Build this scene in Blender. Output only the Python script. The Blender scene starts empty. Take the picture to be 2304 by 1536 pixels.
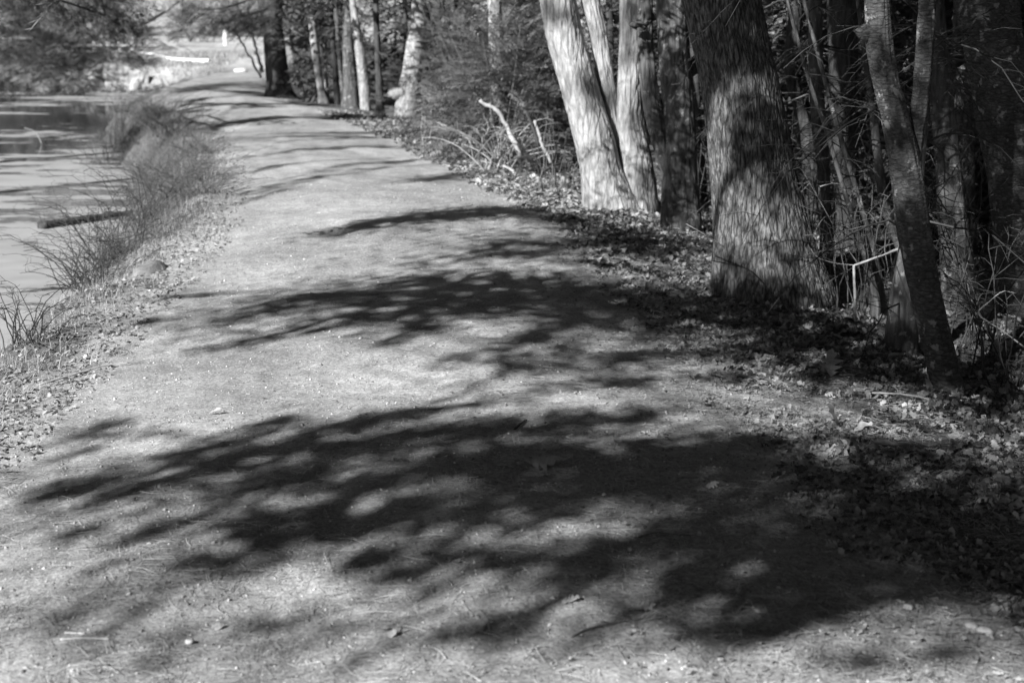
import bpy, math, random
import numpy as np
from mathutils import Vector

random.seed(11)
R = np.random.default_rng(11)
PI = math.pi
scene = bpy.context.scene
COL = scene.collection

# ------------------------------------------------------------------ camera
CAM_H, FPX = 1.6, 3200.0
PITCH = math.atan(718.0 / 3200.0)
CP, SP = math.cos(PITCH), math.sin(PITCH)
cam_d = bpy.data.cameras.new("camera")
cam = bpy.data.objects.new("camera", cam_d)
COL.objects.link(cam)
cam.location = (0, 0, CAM_H)
cam.rotation_euler = (PI / 2 - PITCH, 0, 0)
cam_d.sensor_width = 36.0
cam_d.lens = 50.0
cam_d.clip_end = 4000
cam_d.dof.use_dof = True
cam_d.dof.focus_distance = 6.2
cam_d.dof.aperture_fstop = 3.6
scene.camera = cam

def ray(px, py):
    a, b = (px - 1152.0) / FPX, -(py - 768.0) / FPX
    return np.array([a, CP + b * SP, -SP + b * CP])
def on_z(px, py, z=0.0):
    d = ray(px, py); t = (z - CAM_H) / d[2]
    return np.array([d[0] * t, d[1] * t, z])
def on_y(px, py, Y):
    d = ray(px, py); t = Y / d[1]
    return np.array([d[0] * t, Y, CAM_H + d[2] * t]), t

# ------------------------------------------------------------------ light
AZ, EL = math.radians(38), math.radians(34)
TRAVEL = np.array([math.sin(AZ) * math.cos(EL), math.cos(AZ) * math.cos(EL), -math.sin(EL)])
world = bpy.data.worlds.new("World"); scene.world = world; world.use_nodes = True
nt = world.node_tree; nt.nodes.clear()
sky = nt.nodes.new("ShaderNodeTexSky"); sky.sky_type = 'NISHITA'; sky.sun_disc = False
sky.air_density = .13; sky.dust_density = .3; sky.altitude = 200; sky.sun_elevation = EL; sky.sun_rotation = AZ + PI
bw = nt.nodes.new("ShaderNodeRGBToBW"); bg = nt.nodes.new("ShaderNodeBackground"); wo = nt.nodes.new("ShaderNodeOutputWorld")
nt.links.new(sky.outputs[0], bw.inputs[0]); nt.links.new(bw.outputs[0], bg.inputs[0]); nt.links.new(bg.outputs[0], wo.inputs[0])
bg.inputs[1].default_value = 0.05
sd = bpy.data.lights.new("sun", 'SUN'); sd.energy = 5.0; sd.angle = math.radians(0.53); sd.color = (1, 1, 1)
sun = bpy.data.objects.new("sun", sd); COL.objects.link(sun)
sun.rotation_euler = Vector(TRAVEL).to_track_quat('-Z', 'Y').to_euler()
sun.location = (-10, -14, 14)
vs = scene.view_settings
vs.view_transform = 'Standard'; vs.look = 'None'; vs.exposure = 0.9; vs.gamma = 1.0; vs.use_curve_mapping = False
scene.cycles.max_bounces = 5; scene.cycles.diffuse_bounces = 3; scene.cycles.glossy_bounces = 2
scene.cycles.transparent_max_bounces = 4; scene.cycles.use_denoising = True

# ------------------------------------------------------------------ noise
_perm = np.random.default_rng(3).permutation(256); _perm = np.concatenate([_perm, _perm, _perm])
_grad = np.random.default_rng(4).normal(size=(256, 3)); _grad /= np.linalg.norm(_grad, axis=1)[:, None]
def perlin(p):
    p = np.asarray(p, float); i = np.floor(p).astype(int); f = p - i; i &= 255
    u = f * f * f * (f * (f * 6 - 15) + 10)
    out = 0
    for dx in (0, 1):
        for dy in (0, 1):
            for dz in (0, 1):
                h = _perm[_perm[_perm[i[..., 0] + dx] + i[..., 1] + dy] + i[..., 2] + dz]
                g = _grad[h]
                dot = g[..., 0] * (f[..., 0] - dx) + g[..., 1] * (f[..., 1] - dy) + g[..., 2] * (f[..., 2] - dz)
                w = (u[..., 0] if dx else 1 - u[..., 0]) * (u[..., 1] if dy else 1 - u[..., 1]) * (u[..., 2] if dz else 1 - u[..., 2])
                out = out + w * dot
    return out * 1.6
def fbm(p, o=3):
    s, a = 0, 1.0
    for k in range(o):
        s = s + a * perlin(np.asarray(p) * 2 ** k + 17.3 * k); a *= .5
    return s
def n2(x, y, s, o=2, z=0.0):
    x = np.asarray(x, float); y = np.asarray(y, float)
    return fbm(np.stack([x * s, y * s, np.full_like(x, z)], -1), o)
def sstep(a, b, x):
    t = np.clip((np.asarray(x, float) - a) / (b - a), 0, 1); return t * t * (3 - 2 * t)

# ------------------------------------------------------------------ materials (everything is grey: black and white photograph)
class NB:
    def __init__(s, name):
        s.m = bpy.data.materials.new(name); s.m.use_nodes = True
        s.t = s.m.node_tree; s.t.nodes.clear()
        s.out = s.n("ShaderNodeOutputMaterial"); s.b = s.n("ShaderNodeBsdfPrincipled")
        s.l(s.b.outputs[0], s.out.inputs[0])
    def n(s, k, **kw):
        n = s.t.nodes.new(k)
        for a, v in kw.items(): setattr(n, a, v)
        return n
    def l(s, a, b): s.t.links.new(a, b)
    def put(s, sock, v):
        if hasattr(v, 'is_output'): s.l(v, sock)
        else: sock.default_value = v
    def coord(s, scale=(1, 1, 1), kind='Object'):
        c = s.n("ShaderNodeTexCoord"); m = s.n("ShaderNodeMapping")
        m.inputs['Scale'].default_value = scale; s.l(c.outputs[kind], m.inputs[0]); return m.outputs[0]
    def noise(s, co, scale, detail=4, rough=.6):
        n = s.n("ShaderNodeTexNoise"); s.l(co, n.inputs['Vector'])
        n.inputs['Scale'].default_value = scale; n.inputs['Detail'].default_value = detail; n.inputs['Roughness'].default_value = rough
        return n.outputs[0]
    def voro(s, co, scale, feature='F1', out=0):
        n = s.n("ShaderNodeTexVoronoi"); n.feature = feature; s.l(co, n.inputs['Vector']); n.inputs['Scale'].default_value = scale
        return n.outputs[out]
    def attr(s, name):
        return s.n("ShaderNodeAttribute", attribute_name=name).outputs['Fac']
    def mr(s, v, a, b, c, d):
        n = s.n("ShaderNodeMapRange"); s.put(n.inputs[0], v)
        for i, q in zip((1, 2, 3, 4), (a, b, c, d)): s.put(n.inputs[i], q)
        return n.outputs[0]
    def math(s, op, a, b=0.0):
        n = s.n("ShaderNodeMath", operation=op); s.put(n.inputs[0], a); s.put(n.inputs[1], b); return n.outputs[0]
    def mix(s, f, a, b):   # floats
        n = s.n("ShaderNodeMix"); s.put(n.inputs[0], f); s.put(n.inputs[2], a); s.put(n.inputs[3], b); return n.outputs[0]
    def bump(s, h, strength, dist=0.01, prev=None):
        n = s.n("ShaderNodeBump"); s.put(n.inputs['Height'], h); n.inputs['Strength'].default_value = strength; n.inputs['Distance'].default_value = dist
        if prev is not None: s.l(prev, n.inputs['Normal'])
        return n.outputs[0]
    def done(s, col, rough=.9, normal=None, spec=.15):
        s.put(s.b.inputs['Base Color'], col if hasattr(col, 'is_output') else (col, col, col, 1))
        s.put(s.b.inputs['Roughness'], rough); s.b.inputs['Specular IOR Level'].default_value = spec
        if normal is not None: s.l(normal, s.b.inputs['Normal'])
        return s.m

def mat_ground():
    k = NB("gravel_and_litter"); co = k.coord()
    big = k.noise(co, 1.1, 3); med = k.noise(co, 9, 4); fine = k.noise(co, 70, 4, .7); vfine = k.noise(co, 240, 3, .7)
    cell = k.n("ShaderNodeTexVoronoi"); k.l(co, cell.inputs[0]); cell.inputs['Scale'].default_value = 85
    sep = k.n("ShaderNodeSeparateColor"); k.l(cell.outputs['Color'], sep.inputs[0])
    gr = k.math('MULTIPLY', k.math('MULTIPLY', k.mr(big, .3, .7, .76, 1.24), k.mr(k.noise(k.coord((1, .5, 1)), .45, 3), .35, .65, .85, 1.15)), k.mr(med, .3, .7, .84, 1.16))
    gr = k.math('MULTIPLY', gr, k.mr(fine, .3, .7, .55, 1.45))
    gr = k.math('MULTIPLY', gr, k.mr(k.noise(co, 30, 4, .7), .3, .7, .8, 1.2))
    gr = k.math('MULTIPLY', gr, k.mr(vfine, .3, .7, .75, 1.25))
    speck = k.mr(sep.outputs[0], .93, .95, 0, 1)
    shape = k.mr(cell.outputs['Distance'], .25, .45, 1, 0)
    speck = k.math('MULTIPLY', speck, shape)
    grav = k.math('MULTIPLY', gr, .335)
    grav = k.mix(speck, grav, k.mr(sep.outputs[1], 0, 1, .12, .62))
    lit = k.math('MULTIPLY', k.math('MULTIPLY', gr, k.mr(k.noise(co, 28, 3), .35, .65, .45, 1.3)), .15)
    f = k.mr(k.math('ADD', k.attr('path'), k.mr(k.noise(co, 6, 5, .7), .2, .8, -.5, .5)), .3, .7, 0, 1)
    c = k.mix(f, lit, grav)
    fieldc = k.math('MULTIPLY', gr, .42)
    c = k.mix(k.attr('field'), c, fieldc)
    hillc = k.math('MULTIPLY', k.mr(k.noise(co, .5, 5, .7), .3, .7, .5, 1.4), .3)
    c = k.mix(k.attr('hill'), c, hillc)
    b = k.bump(fine, .4, .010)
    b = k.bump(vfine, .45, .004, b)
    b = k.bump(shape, .25, .004, b)
    return k.done(c, .95, b, .1)

def mat_bark(name, dark, light, sx, sz, scale, bump, lichen=0.0, knots=0.0):
    k = NB(name); co = k.coord((sx, sx, sz)); c1 = k.coord()
    a = k.noise(co, scale, 5, .65)
    v = k.voro(co, scale * .55, 'DISTANCE_TO_EDGE')
    crack = k.mr(v, 0, .16, 0, 1)
    big = k.noise(c1, 4.5, 3)
    fine = k.noise(c1, 120, 3, .7)
    f = k.math('MULTIPLY', k.mr(a, .3, .7, 0, 1), k.mr(crack, 0, 1, .35, 1))
    c = k.mix(f, dark, light)
    c = k.math('MULTIPLY', c, k.mr(big, .3, .7, .75, 1.2))
    c = k.math('MULTIPLY', c, k.mr(fine, .3, .7, .82, 1.18))
    if lichen:
        c = k.mix(k.mr(k.noise(c1, 16, 3, .6), .60, .66, 0, lichen), c, .5)
    b = k.bump(crack, bump * .6, .012); b = k.bump(a, bump, .012, b); b = k.bump(fine, .3, .003, b)
    return k.done(c, .9, b, .12)

def mat_tone(name, base, spread=.5, rough=.8, spec=.2, nscale=40, trans=0.0):
    """base colour varied by a per-piece attribute 'tone'"""
    k = NB(name); co = k.coord()
    c = k.math('MULTIPLY', k.mr(k.attr('tone'), 0, 1, 1 - spread, 1 + spread), base)
    c = k.math('MULTIPLY', c, k.mr(k.noise(co, nscale, 3), .3, .7, .8, 1.2))
    k.done(c, rough, None, spec)
    if trans:
        t = k.n("ShaderNodeBsdfTranslucent"); k.l(c, t.inputs[0]); m = k.n("ShaderNodeMixShader"); m.inputs[0].default_value = trans
        k.l(k.b.outputs[0], m.inputs[1]); k.l(t.outputs[0], m.inputs[2]); k.l(m.outputs[0], k.out.inputs[0])
    return k.m

def mat_water():
    k = NB("pond_surface"); co = k.coord((.55, .9, 1)); c1 = k.coord()
    n1 = k.noise(co, .42, 4, .55); n2_ = k.noise(co, 1.6, 4, .6)
    film = k.math('ADD', k.math('MULTIPLY', n1, .75), k.math('MULTIPLY', n2_, .25))
    n3 = k.noise(k.coord((.8, 2.2, 1)), 1.1, 5, .65)
    film = k.math('ADD', film, k.math('MULTIPLY', k.math('SUBTRACT', n3, .5), .75))
    g = k.attr('film')
    film = k.math('ADD', k.math('MULTIPLY', k.math('SUBTRACT', film, .5), 1.9), .5)
    f = k.mr(k.math('ADD', film, g), .48, .56, 0, 1)
    pale = k.math('MULTIPLY', k.mr(k.noise(co, 3.5, 4), .3, .7, .85, 1.12), .36)
    c = k.mix(f, .03, pale)
    b = k.bump(k.noise(c1, 7, 2), .03, .01)
    k.done(c, k.mix(f, .06, .55), b, .4)
    return k.m

M = {}
M['ground'] = mat_ground()
M['water'] = mat_water()
M['bark_furrowed'] = mat_bark("furrowed_bark", .022, .30, 1, .22, 60, 1.0)
M['bark_pale'] = mat_bark("pale_stringy_bark", .2, .56, 1, .2, 34, .8)
M['bark_grey'] = mat_bark("grey_bark", .06, .20, 1, .22, 26, .7, .5)
M['bark_banded'] = mat_bark("banded_smooth_bark", .04, .15, .45, 1.2, 75, .5, .5)
M['bark_dark'] = mat_bark("dark_bark", .035, .12, 1, .2, 26, .7)
M['bark_white'] = mat_bark("white_bark", .10, .52, .5, .5, 9, .3)
M['twig'] = mat_tone("grey_twig", .13, .6)
M['twig_dark'] = mat_tone("dark_twig", .06, .5)
M['wood_pale'] = mat_tone("weathered_pale_wood", .36, .3, .85, .1, 35)
M['needle_leaf'] = mat_tone("evergreen_foliage", .10, .45, .55, .3, 5, .15)
M['needle_pale'] = mat_tone("pale_evergreen_foliage", .15, .45, .55, .3, 5, .2)
M['needle_dark'] = mat_tone("dark_evergreen_foliage", .06, .5, .6, .25, 5, .1)
M['leaf'] = mat_tone("dead_leaf", .27, .75, .65, .3, 90, .12)
M['leaf_pale'] = mat_tone("pale_dead_leaf", .48, .25, .6, .3, 60, .12)
M['leaf_chip'] = mat_tone('bleached_leaf_chips', .29, .6, .7, .2, 90, .1)
M['grass_light'] = mat_tone('light_grey_twigs', .30, .5, .7, .2)
M['needle_ground'] = mat_tone("fallen_needles", .38, .45, .6, .3)
M['pebble'] = mat_tone("pebbles", .40, .65, .9, .2)
M['grass'] = mat_tone("dry_grass", .33, .45, .7, .2)
M['grass_tall'] = mat_tone("grey_dry_stems", .12, .5, .7, .2)
def mat_stone(name, a, b, sc):
    k = NB(name); co = k.coord(); n = k.noise(co, sc, 6, .7); n2_ = k.noise(co, sc * 7, 4, .7)
    c = k.math('MULTIPLY', k.mr(n, .3, .7, a, b), k.mr(n2_, .3, .7, .8, 1.2))
    return k.done(c, .9, k.bump(n2_, .6, .02), .15)
M['stone'] = mat_stone("grey_boulder", .13, .27, 7)
M['stone_wall'] = mat_stone("pale_wall_stone", .04, .5, 1.3)
M['paint'] = mat_stone("chalky_white_paint", .72, .82, 8)
M['asphalt'] = mat_stone("pale_dusty_road", .5, .62, 1.5)
M['timber'] = mat_stone("grey_timber", .3, .45, 6)

# ------------------------------------------------------------------ mesh helpers
def link(name, me, mat=None, parent=None, loc=(0, 0, 0)):
    o = bpy.data.objects.new(name, me); COL.objects.link(o)
    if mat is not None: me.materials.append(mat)
    if parent is not None: o.parent = parent
    else: o.location = loc
    return o
def mesh(name, V, F, mat, parent=None, origin=None, tone=None, smooth=False, attrs=None, vattrs=None):
    """V world coordinates; F (m,k) array or list of such; tone per face"""
    V = np.asarray(V, float); Fs = F if isinstance(F, list) else [F]
    Fs = [np.asarray(f, int) for f in Fs if len(f)]
    if origin is None: origin = np.array(parent.location) if parent is not None else np.zeros(3)
    me = bpy.data.meshes.new(name)
    me.vertices.add(len(V)); me.vertices.foreach_set('co', (V - np.asarray(origin)).astype(np.float32).ravel())
    nl = sum(f.size for f in Fs); nf = sum(len(f) for f in Fs)
    me.loops.add(nl); me.polygons.add(nf)
    me.loops.foreach_set('vertex_index', np.concatenate([f.ravel() for f in Fs]).astype(np.int32))
    tot = np.concatenate([np.full(len(f), f.shape[1]) for f in Fs]); st = np.concatenate([[0], np.cumsum(tot)[:-1]])
    me.polygons.foreach_set('loop_start', st.astype(np.int32))
    if smooth: me.polygons.foreach_set('use_smooth', np.ones(nf, bool))
    me.update(calc_edges=True)
    if tone is not None:
        a = me.attributes.new('tone', 'FLOAT', 'FACE'); a.data.foreach_set('value', np.broadcast_to(np.asarray(tone, np.float32), (nf,)).copy())
    for nm, v in (vattrs or {}).items():
        a = me.attributes.new(nm, 'FLOAT', 'POINT'); a.data.foreach_set('value', np.asarray(v, np.float32))
    me.validate(verbose=False)
    o = link(name, me, mat, parent, tuple(origin))
    return o
def tag(o, label=None, cat=None, group=None, kind=None):
    if label: o['label'] = label
    if cat: o['category'] = cat
    if group: o['group'] = group
    if kind: o['kind'] = kind
    return o
def thing(name, loc, label, cat, group=None):
    o = bpy.data.objects.new(name, None); COL.objects.link(o); o.location = tuple(loc); o.empty_display_size = .2
    return tag(o, label, cat, group)
class Geo:
    """collects pieces"""
    def __init__(s): s.V = []; s.F = {}; s.T = {}; s.n = 0
    def add(s, V, F, tone=.5):
        F = np.asarray(F, int)
        if not len(F): return
        k = F.shape[1]
        s.V.append(np.asarray(V, float)); s.F.setdefault(k, []).append(F + s.n)
        s.T.setdefault(k, []).append(np.broadcast_to(np.asarray(tone, float), (len(F),)))
        s.n += len(V)
    def build(s, name, mat, parent=None, origin=None, smooth=False):
        ks = sorted(s.F)
        return mesh(name, np.concatenate(s.V), [np.concatenate(s.F[k]) for k in ks], mat, parent, origin,
                    np.concatenate([np.concatenate(s.T[k]) for k in ks]), smooth)
    def VF(s):
        return np.concatenate(s.V)

def rots(yaw, pitch, roll):
    cy, sy, cp, sp, cr, sr = np.cos(yaw), np.sin(yaw), np.cos(pitch), np.sin(pitch), np.cos(roll), np.sin(roll)
    o, z = np.ones_like(cy), np.zeros_like(cy)
    def m(*r): return np.stack([np.stack(q, -1) for q in r], -2)
    Rz = m((cy, -sy, z), (sy, cy, z), (z, z, o)); Ry = m((cp, z, -sp), (z, o, z), (sp, z, cp)); Rx = m((o, z, z), (z, cr, -sr), (z, sr, cr))
    return Rz @ Ry @ Rx        # +pitch raises the local x axis
def inst(T, F, pos, rot, sc):
    T = np.asarray(T, float); F = np.asarray(F, int); m = len(pos)
    sc = np.asarray(sc, float)
    if sc.ndim == 1: sc = np.repeat(sc[:, None], 3, 1)
    V = np.einsum('mij,mnj->mni', rot, T[None] * sc[:, None, :]) + np.asarray(pos)[:, None, :]
    FF = F[None] + (np.arange(m) * len(T))[:, None, None]
    return V.reshape(-1, 3), FF.reshape(-1, F.shape[1])
def tubes(P, rad, sides=4):
    """P (m,K,3) polylines, rad (m,K)"""
    P = np.asarray(P, float); rad = np.asarray(rad, float); m, K, _ = P.shape
    T = np.gradient(P, axis=1); T /= np.linalg.norm(T, axis=2)[..., None] + 1e-9
    up = np.where(np.abs(T[..., 2:3]) > .9, np.array([1., 0, 0]), np.array([0, 0, 1.]))
    A = np.cross(T, up); A /= np.linalg.norm(A, axis=2)[..., None] + 1e-9; B = np.cross(T, A)
    th = np.arange(sides) * 2 * PI / sides
    V = P[:, :, None, :] + rad[:, :, None, None] * (np.cos(th)[None, None, :, None] * A[:, :, None, :] + np.sin(th)[None, None, :, None] * B[:, :, None, :])
    idx = np.arange(m * K * sides).reshape(m, K, sides)
    a = idx[:, :-1]; b = np.roll(a, -1, 2); d = idx[:, 1:]; c = np.roll(d, -1, 2)
    return V.reshape(-1, 3), np.stack([a, b, c, d], -1).reshape(-1, 4)
def spline(pts, n):
    pts = np.asarray(pts, float)
    if len(pts) < 3:
        t = np.linspace(0, 1, n)[:, None]; return pts[0] * (1 - t) + pts[-1] * t
    q = np.concatenate([[2 * pts[0] - pts[1]], pts, [2 * pts[-1] - pts[-2]]]); out = []
    for t in np.linspace(0, len(pts) - 1 - 1e-6, n):
        i = int(t); f = t - i; a, b, c, d = q[i:i + 4]
        out.append(.5 * (2 * b + (c - a) * f + (2 * a - 5 * b + 4 * c - d) * f * f + (3 * b - a - 3 * c + d) * f ** 3))
    return np.array(out)
def stick_geo(pts, r0, r1, n=14, sides=7, wob=.0, g=None, tone=.5):
    P = spline(pts, n); rr = np.linspace(r0, r1, n) * (1 + .12 * R.normal(size=n))
    P = P + R.normal(size=P.shape) * wob
    V, F = tubes(P[None], rr[None], sides); g = g or Geo()
    # close the ends
    i0 = len(V); V = np.concatenate([V, P[:1], P[-1:]])
    k = np.arange(sides)
    g.add(V, F, tone); base = g.n - len(V)
    s.F if False else None
    g.F.setdefault(3, []).append(np.concatenate([np.stack([(k + 1) % sides, k, np.full(sides, i0)], -1),
        np.stack([(n - 1) * sides + k, (n - 1) * sides + (k + 1) % sides, np.full(sides, i0 + 1)], -1)]) + base)
    g.T.setdefault(3, []).append(np.full(2 * sides, tone))
    return g
class _S: F = None
s = _S()

# ------------------------------------------------------------------ terrain
XL = np.array([[-80, -2.1], [0, -2.1], [5, -2.1], [6.4, -2.2], [7.9, -2.25], [9.3, -2.3], [11.4, -2.5], [14.6, -3.0], [20, -4.3], [26.5, -6.3], [29, -7.4], [33, -8.1], [40, -9.0], [45, -9.3], [60, -10], [200, -20]])
XR = np.array([[-80, 1.6], [0, 1.6], [4, 1.45], [6, 1.35], [8.4, 1.05], [11.4, .75], [14.6, -.05], [20.5, -1.5], [27, -3.4], [31, -5.3], [41, -7.2], [45, -7.4], [60, -7], [200, 0]])
def xl(y): return np.interp(y, XL[:, 0], XL[:, 1])
def xr(y): return np.interp(y, XR[:, 0], XR[:, 1])
def xw(y): return -.37 * np.maximum(y, 0) - 7.5          # west shore, left of the frame
WATER = -.65
def ground_z(x, y, fine=True):
    x = np.asarray(x, float); y = np.asarray(y, float)
    L = xl(y); Rr = xr(y)
    far = 46.5 + .22 * (x + 9.5) * (x < -9.5) * 0 + 1.2 * n2(x, y * 0, .25, 2, 3.)
    w = n2(x, y, .8, 2, 5.) * .25
    d = sstep(.1, 1.75, L - x + w) * (1 - sstep(far, far + 2.2, y)) * sstep(0, 2.5, x - xw(y)) * sstep(.7, 2.2, np.hypot(np.where(x < -10.4, .35, 1.) * (x + 10.4), y - 21))
    z = -1.2 * d
    z = z - .35 * sstep(1.0, 7, x - Rr) - .10 * sstep(.2, 1.2, x - Rr)
    # path crown, worn and uneven
    c = np.clip((x - L) / np.maximum(Rr - L, .5), 0, 1)
    z = z + .07 * np.sin(PI * c) * (1 - sstep(30, 50, y))
    z = z + .35 * sstep(46, 52, y) + .25 * sstep(52, 90, y)
    rise0 = np.interp(x, [-14, 2], [97, 42])
    z = z + .38 * np.maximum(0, y - rise0) * sstep(0, 12, y - rise0) * (1 - sstep(120, 300, y) * .9)
    z = z + .045 * n2(x, y, .55, 2) + .016 * n2(x, y, 2.1, 2, 2.)
    if fine: z = z + .006 * n2(x, y, 9, 3, 7.) + (.02 * n2(x, y, 6, 2, 9.)) * sstep(0, .5, np.maximum(x - Rr, L - x))
    return z
def gz(x, y): return float(ground_z(np.array([x]), np.array([y]), False)[0])

def build_ground():
    ys = [-60, -35, -20, -12, -7, -4, -2, -.8, 0, .6, 1.0, 1.3, 1.6, 1.8, 2.0]
    y = 2.15
    while y < 170: ys.append(y); y *= 1.0085
    ys += [190, 230, 300, 420, 700, 1300, 2500]
    ys = np.array(ys)
    c = np.arange(-.62, .6201, .0032)
    o = []; q = .63
    while q < 40: o.append(q); q *= 1.09
    o = np.array(o); sx = np.concatenate([-o[::-1], c, o])
    sc = np.maximum(ys, 2.6)
    X = sx[None, :] * sc[:, None]; Y = np.repeat(ys[:, None], len(sx), 1)
    Z = ground_z(X, Y)
    V = np.stack([X, Y, Z], -1).reshape(-1, 3)
    L = xl(Y); Rr = xr(Y)
    n = n2(X, Y, .9, 3, 4.) * .35
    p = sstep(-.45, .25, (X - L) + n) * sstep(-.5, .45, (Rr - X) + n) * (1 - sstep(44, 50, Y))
    rise0 = np.interp(X, [-14, 2], [97, 42])
    fld = sstep(46.5, 49, Y) * (1 - sstep(-.6, .9, X + .155 * Y)) * (1 - sstep(rise0 - 3, rise0 + 2, Y)) * sstep(-15.4, -13.4, X + .22 * (Y - 50) + 1.2 * n)
    hil = sstep(rise0 - 4, rise0 + 4, Y)
    nr, nc = X.shape; idx = np.arange(nr * nc).reshape(nr, nc)
    F = np.stack([idx[:-1, :-1], idx[:-1, 1:], idx[1:, 1:], idx[1:, :-1]], -1)
    cx = (X[:-1, :-1] + X[1:, 1:]) / 2; cy = (Y[:-1, :-1] + Y[1:, 1:]) / 2
    isp = (cx > xl(cy)) & (cx < xr(cy)) & (cy < 47)
    ish = cy > np.interp(cx, [-14, 2], [97, 42]) + 2
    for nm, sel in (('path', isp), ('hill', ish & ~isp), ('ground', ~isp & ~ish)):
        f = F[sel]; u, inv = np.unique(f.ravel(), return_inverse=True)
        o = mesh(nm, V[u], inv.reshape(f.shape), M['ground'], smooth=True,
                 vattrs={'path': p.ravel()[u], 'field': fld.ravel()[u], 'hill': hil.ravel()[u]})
        tag(o, kind='structure')
build_ground()

def build_water():
    ys = np.concatenate([np.arange(-30, 52, .5)]); xs = np.arange(-46, 1.01, .5)
    X, Y = np.meshgrid(xs, ys); V = np.stack([X, Y, np.full_like(X, WATER)], -1).reshape(-1, 3)
    nr, nc = X.shape; idx = np.arange(nr * nc).reshape(nr, nc)
    F = np.stack([idx[:-1, :-1], idx[:-1, 1:], idx[1:, 1:], idx[1:, :-1]], -1).reshape(-1, 4)
    film = np.interp(Y, [0, 12, 19, 23, 30, 40, 46], [.30, .26, .19, -.03, -.20, -.12, .05]).ravel()
    o = mesh('pond', V, F, M['water'], smooth=True, vattrs={'film': film}); tag(o, kind='structure')
build_water()
# the pale road beyond the field
def strip(name, pts, w, mat, dz):
    P = spline(pts, 40); t = np.gradient(P, axis=0); t /= np.linalg.norm(t, axis=1)[:, None]
    nrm = np.stack([-t[:, 1], t[:, 0], 0 * t[:, 0]], -1)
    A, B = P + nrm * w / 2, P - nrm * w / 2
    V = np.concatenate([A, B]); V[:, 2] = ground_z(V[:, 0], V[:, 1]) + dz
    n = len(P); i = np.arange(n - 1)
    return tag(mesh(name, V, np.stack([i, i + 1, i + n + 1, i + n], -1), mat, smooth=True), kind='structure')
strip('road', [(-45, 84, 0), (-34, 85, 0), (-25, 88, 0), (-20, 93, 0)], 3.0, M['asphalt'], .05)

# ------------------------------------------------------------------ trees: trunks
def trunk_surface(C, rad, seg, zs, flare=.25, fl_h=.22, lob=5, amp=.03, fur=0.0, seed=0, fscale=14):
    """C (k,3) centres with increasing z; horizontal rings at heights zs"""
    C = np.asarray(C, float); rad = np.asarray(rad, float); o = np.argsort(C[:, 2]); C = C[o]; rad = rad[o]
    zf = np.linspace(C[0, 2], C[-1, 2], int(max(60, (C[-1, 2] - C[0, 2]) / .025)))
    ker = np.hanning(13); ker /= ker.sum()
    def sm(v):
        f = np.interp(zf, C[:, 2], v); fp = np.concatenate([2 * f[0] - f[6:0:-1], f, 2 * f[-1] - f[-2:-8:-1]]); return np.convolve(fp, ker, 'valid')
    cx, cy, cr = sm(C[:, 0]), sm(C[:, 1]), sm(rad)
    X, Y, Q = np.interp(zs, zf, cx), np.interp(zs, zf, cy), np.interp(zs, zf, cr)
    th = np.arange(seg) / seg * 2 * PI
    TH, Z = np.meshgrid(th, zs); z0 = max(zs[0], C[0, 2])
    ct, st = np.cos(TH), np.sin(TH)
    r0 = rad.mean()
    p = np.stack([ct * 1.3 + seed, st * 1.3 - seed, Z * .9], -1)
    m = 1 + amp * 2 * fbm(p, 2) + amp * .5 * fbm(p * 3.1, 2)
    fl = flare * np.exp(-np.maximum(Z - C[0, 2], 0) / fl_h)
    m = m + fl * (.45 + .75 * np.cos(lob * TH + seed * 1.7 + .8 * fbm(p, 1)) ** 2)
    rr = Q[:, None] * m
    if fur:
        q = np.stack([ct * r0 * fscale * 2.2 + seed, st * r0 * fscale * 2.2, Z * fscale * .3], -1)
        q = q + .35 * np.stack([fbm(q * .8, 1)] * 3, -1)
        rg = 1 - np.abs(perlin(q)) * 2.4; rg = np.clip(rg, 0, 1) ** 2
        rg2 = np.abs(perlin(q * np.array([2.2, 2.2, 3.0]) + 9))
        rr = rr - fur * rg - fur * .45 * rg2
    V = np.stack([X[:, None] + rr * ct, Y[:, None] + rr * st, Z], -1).reshape(-1, 3)
    n = len(zs); idx = np.arange(n * seg).reshape(n, seg)
    a = idx[:-1]; b = np.roll(a, -1, 1); d = idx[1:]; c = np.roll(d, -1, 1)
    F = np.stack([a, b, c, d], -1).reshape(-1, 4)
    return V, F, (np.interp, zf, cx, cy, cr)
def px_centres(rows, Y, H, top=.5, zbot=-.35):
    """rows (py, xl, xr) -> centres and radii in the plane y = Y, carried on up to height H"""
    C, r = [], []
    for py, a, b in rows:
        p, t = on_y((a + b) / 2, py, Y); C.append(p); r.append((b - a) / 2 * t / FPX)
    C, r = np.array(C), np.array(r); o = np.argsort(C[:, 2]); C, r = C[o], r[o]
    # up
    i = max(0, len(C) - 3); sl = (C[-1] - C[i]) / max(C[-1, 2] - C[i, 2], .15); sl = np.clip(sl, -.35, .35)
    ups = [C]; ru = [r]
    for f in (.25, .6, 1.0):
        h = (H - C[-1, 2]) * f
        ups.append((C[-1] + np.array([sl[0] * h * (1 - .35 * f), .02 * h, h]))[None]); ru.append(np.array([r[-1] * (1 - (1 - top) * f)]))
    C2 = np.concatenate(ups); r2 = np.concatenate(ru)
    if zbot < C2[0, 2] - .02 and C2[0, 2] < .22:
        C2 = np.concatenate([[[C2[0, 0], C2[0, 1], zbot]], C2]); r2 = np.concatenate([[r2[0] * 1.04], r2])
    return C2, r2
def ring_heights(zb, zt, step, H):
    return np.concatenate([np.arange(zb, zt, step), np.arange(zt, H + .01, .22)])

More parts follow.
